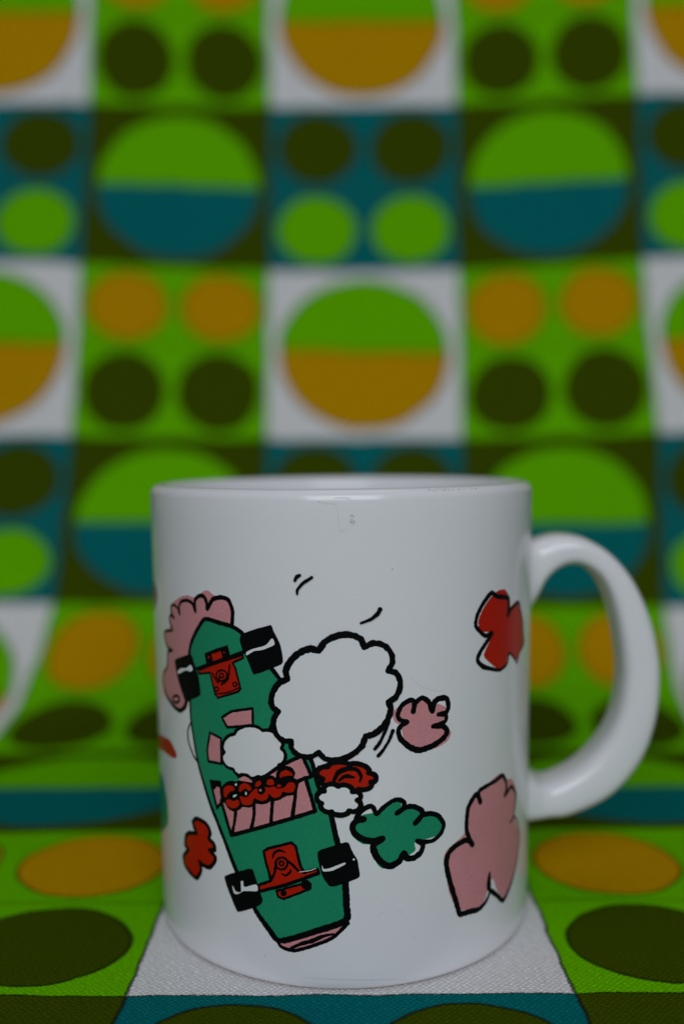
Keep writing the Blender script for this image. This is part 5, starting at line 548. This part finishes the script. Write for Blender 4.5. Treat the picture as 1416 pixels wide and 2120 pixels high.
  ('line', 'faint', 0, "5.58,18.23 5.83,18.11 6.12,17.96 6.28,17.82 6.4,17.7", [0.072, 0.159, 0.072], False),
  ('line', 'faint', 0, "26.07,7.69 25.94,7.45 25.85,7.13 26.07,6.73 26.3,6.38", [0.072, 0.159, 0.072], False),
  ('line', 'faint', 0, "13.02,23.47 12.91,23.44 12.77,23.41 12.65,23.38 12.55,23.36", [0.072, 0.159, 0.072], False),
  ('line', 'faint', 0, "-8.03,2.71 -7.27,2.71 -6.06,2.7 -4.69,2.67 -3.42,2.64 -1.92,2.62 0.07,2.56 2.13,2.46 3.86,2.36 5.75,2.24 8.15,2.06 10.41,1.82 11.85,1.63", [0.145, 0.348, 0.29, 0.145], False),
  ('fill', 'scuff', 0.2, "-15.51,5.86 -15.53,5.79 -15.57,5.73 -15.64,5.69 -15.72,5.67 -15.78,5.69 -15.83,5.73 -15.84,5.8 -15.82,5.86 -15.77,5.92 -15.71,5.97 -15.64,5.98 -15.57,5.96 -15.53,5.92"),
  ('fill', 'scuff', 0.2, "9.36,79.31 9.33,79.25 9.28,79.2 9.19,79.18 9.09,79.18 9,79.22 8.94,79.26 8.92,79.32 8.94,79.38 9,79.42 9.09,79.45 9.19,79.44 9.28,79.42 9.33,79.36"),
 ]),
]

def parse(t): return [tuple(float(c) for c in p.split(',')) for p in t.split()]
def wall_point(s, z, lift):
    a = s / 40.8; r = wall_r(z) + lift
    if z > 91.5:                                 # marks on the lip follow its curve
        q = min(1.0, (z - 91.9) / 2.1) if z > 91.9 else 0
        r = 39.6 + (1.75 + lift) * math.sqrt(max(0.0, 1 - q * q)) + .01
    return Vector((r * math.sin(a), -r * math.cos(a), z)) * MM
def resample(pts, step, closed):
    pts = [Vector(p) for p in pts]
    if closed: pts = pts + [pts[0]]
    out = [pts[0]]
    for a, b in zip(pts, pts[1:]):
        L = (b - a).length; n = max(1, int(L / step + .5))
        for k in range(1, n + 1): out.append(a.lerp(b, k / n))
    clean = [out[0]]
    for p in out[1:]:
        if (p - clean[-1]).length > .02: clean.append(p)
    if closed and len(clean) > 3 and (clean[-1] - clean[0]).length < .05: clean.pop()
    return clean
def rough(p, amp, seed):
    q = Vector((p[0] * 1.7, p[1] * 1.7, seed))
    return Vector((p[0] + amp * noise.noise(q), p[1] + amp * noise.noise(q + Vector((31, 7, 3)))))

class Print:
    def __init__(s): s.v, s.f, s.mi, s.mats = [], [], [], []
    def slot(s, m):
        if m not in s.mats: s.mats.append(m)
        return s.mats.index(m)
    def flat(s, verts2, faces, lift, m):
        b = len(s.v); s.v += [wall_point(p[0], p[1], lift) for p in verts2]
        k = s.slot(m)
        for f in faces: s.f.append(tuple(b + i for i in f)); s.mi.append(k)
def fill(P, m, lift, pts, seed):
    ring = [rough(p, .07, seed) for p in resample(pts, .42, True)]
    if len(ring) < 3: return
    xs = [p[0] for p in ring]; ys = [p[1] for p in ring]
    n = len(ring); co = list(ring); g = .85
    x = min(xs) + g * .5
    while x < max(xs):
        y = min(ys) + g * .5
        while y < max(ys):
            inside = False
            for i in range(n):
                a, b = ring[i], ring[i - 1]
                if (a[1] > y) != (b[1] > y) and x < (b[0] - a[0]) * (y - a[1]) / (b[1] - a[1]) + a[0]: inside = not inside
            if inside: co.append(Vector((x, y)))
            y += g
        x += g
    r = delaunay_2d_cdt(co, [], [list(range(n))], 1, 1e-5)
    vv = r[0]
    faces = []
    for f in r[2]:
        a, b, c = vv[f[0]], vv[f[1]], vv[f[2]]
        faces.append(f if (b - a).cross(c - a) > 0 else tuple(reversed(f)))
    P.flat(vv, faces, lift, m)
def line(P, m, lift, pts, ws, closed, seed):
    base = resample(pts, .3, closed)
    n = len(base)
    if n < 2: return
    path = [rough(p, .05, seed) for p in base]
    L, R = [], []
    for i, p in enumerate(path):
        a = path[i - 1] if (i or closed) else p
        b = path[(i + 1) % n] if (i < n - 1 or closed) else p
        d = b - a
        d = d.normalized() if d.length > 1e-6 else Vector((1, 0))
        nr = Vector((-d[1], d[0]))
        t = i / max(1, n - (0 if closed else 1)) * (len(ws) if closed else len(ws) - 1)
        k = int(t); w = ws[k % len(ws)] * (1 - t + k) + ws[(k + 1) % len(ws)] * (t - k)
        w *= .5 * (1 + .22 * noise.noise(Vector((p[0] * 2.3, p[1] * 2.3, seed + 5))))
        L.append(p + nr * w); R.append(p - nr * w)
    vs = L + R; fs = []
    for i in range(n if closed else n - 1):
        j = (i + 1) % n
        fs.append((i, n + i, n + j, j))
    good = []
    for f in fs:
        q = [vs[k] for k in f]
        area = sum(q[k].cross(q[(k + 1) % 4]) for k in range(4))
        good.append(f if area > 0 else tuple(reversed(f)))
    P.flat(vs, good, lift, m)
    dots = [] if closed else [0, n - 1]
    for i in range(n):
        if not closed and i in (0, n - 1): continue
        a, b = path[i] - path[i - 1], path[(i + 1) % n] - path[i]
        if a.length > 1e-6 and b.length > 1e-6 and a.angle(b, 0) > .6: dots.append(i)
    for q, i in enumerate(dots):
        r = (L[i] - R[i]).length / 2
        c = path[i]
        P.flat([c] + [c + Vector((math.cos(k * math.pi / 6), math.sin(k * math.pi / 6))) * r for k in range(12)], [(0, 1 + k, 1 + (k + 1) % 12) for k in range(12)], lift + .0015 + .0004 * (q % 5), m)

INFO = {'pink_cloud_behind_board': ('cloud_print', 'pink cloud with black scalloped edge behind the top of the skateboard'),
        'red_cloud_beside_board': ('cloud_print', 'plain red cloud with black edge on the right of the skateboard'),
        'white_cloud_beside_board': ('cloud_print', 'small plain white cloud below the red one'),
        'large_white_cloud': ('cloud_print', 'large plain white cloud with thick black edge over the skateboard'),
        'small_red_cloud': ('cloud_print', 'small red cloud left of the skateboard'),
        'green_cloud': ('cloud_print', 'green cloud right of the lower wheel'),
        'small_pink_cloud': ('cloud_print', 'small round pink cloud with black edge'),
        'red_flower_cloud': ('cloud_print', 'red jagged cloud near the handle'),
        'large_pink_cloud': ('cloud_print', 'large pink cloud low beside the handle'),
        'motion_strokes': ('motion_stroke_print', None), 'orange_shape': ('orange_print', None),
        'red_stroke': ('red_stroke_print', None), 'green_shape': ('green_print', None),
        'scuff_marks': ('scuff_mark', None)}
board = None
for num, (name, items) in enumerate(PRINTS):
    P = Print()
    for q, it in enumerate(items):
        lev = it[2]
        lift = .012 if it[1] in ('scuff', 'stain', 'faint') else .03 + .028 * lev + .0002 * (q % 7)
        if it[0] == 'fill': fill(P, M[it[1]], lift, parse(it[3]), num * 3.1 + q)
        else: line(P, M[it[1]], lift, parse(it[3]), it[4], it[5], num * 3.1 + q)
    me = bpy.data.meshes.new(name); me.from_pydata(P.v, [], P.f)
    nm, lab = INFO.get(name, (name, None))
    sub = nm in ('wheel_print', 'truck_print', 'flower_print', 'banner_print', 'lettering_print')
    o = link(nm, me, P.mats, board if sub else mug)
    me.polygons.foreach_set('material_index', P.mi)
    if name == 'skateboard_print': board = o
    if lab: o['label'] = lab
    if nm == 'scuff_mark': o['kind'] = 'stuff'
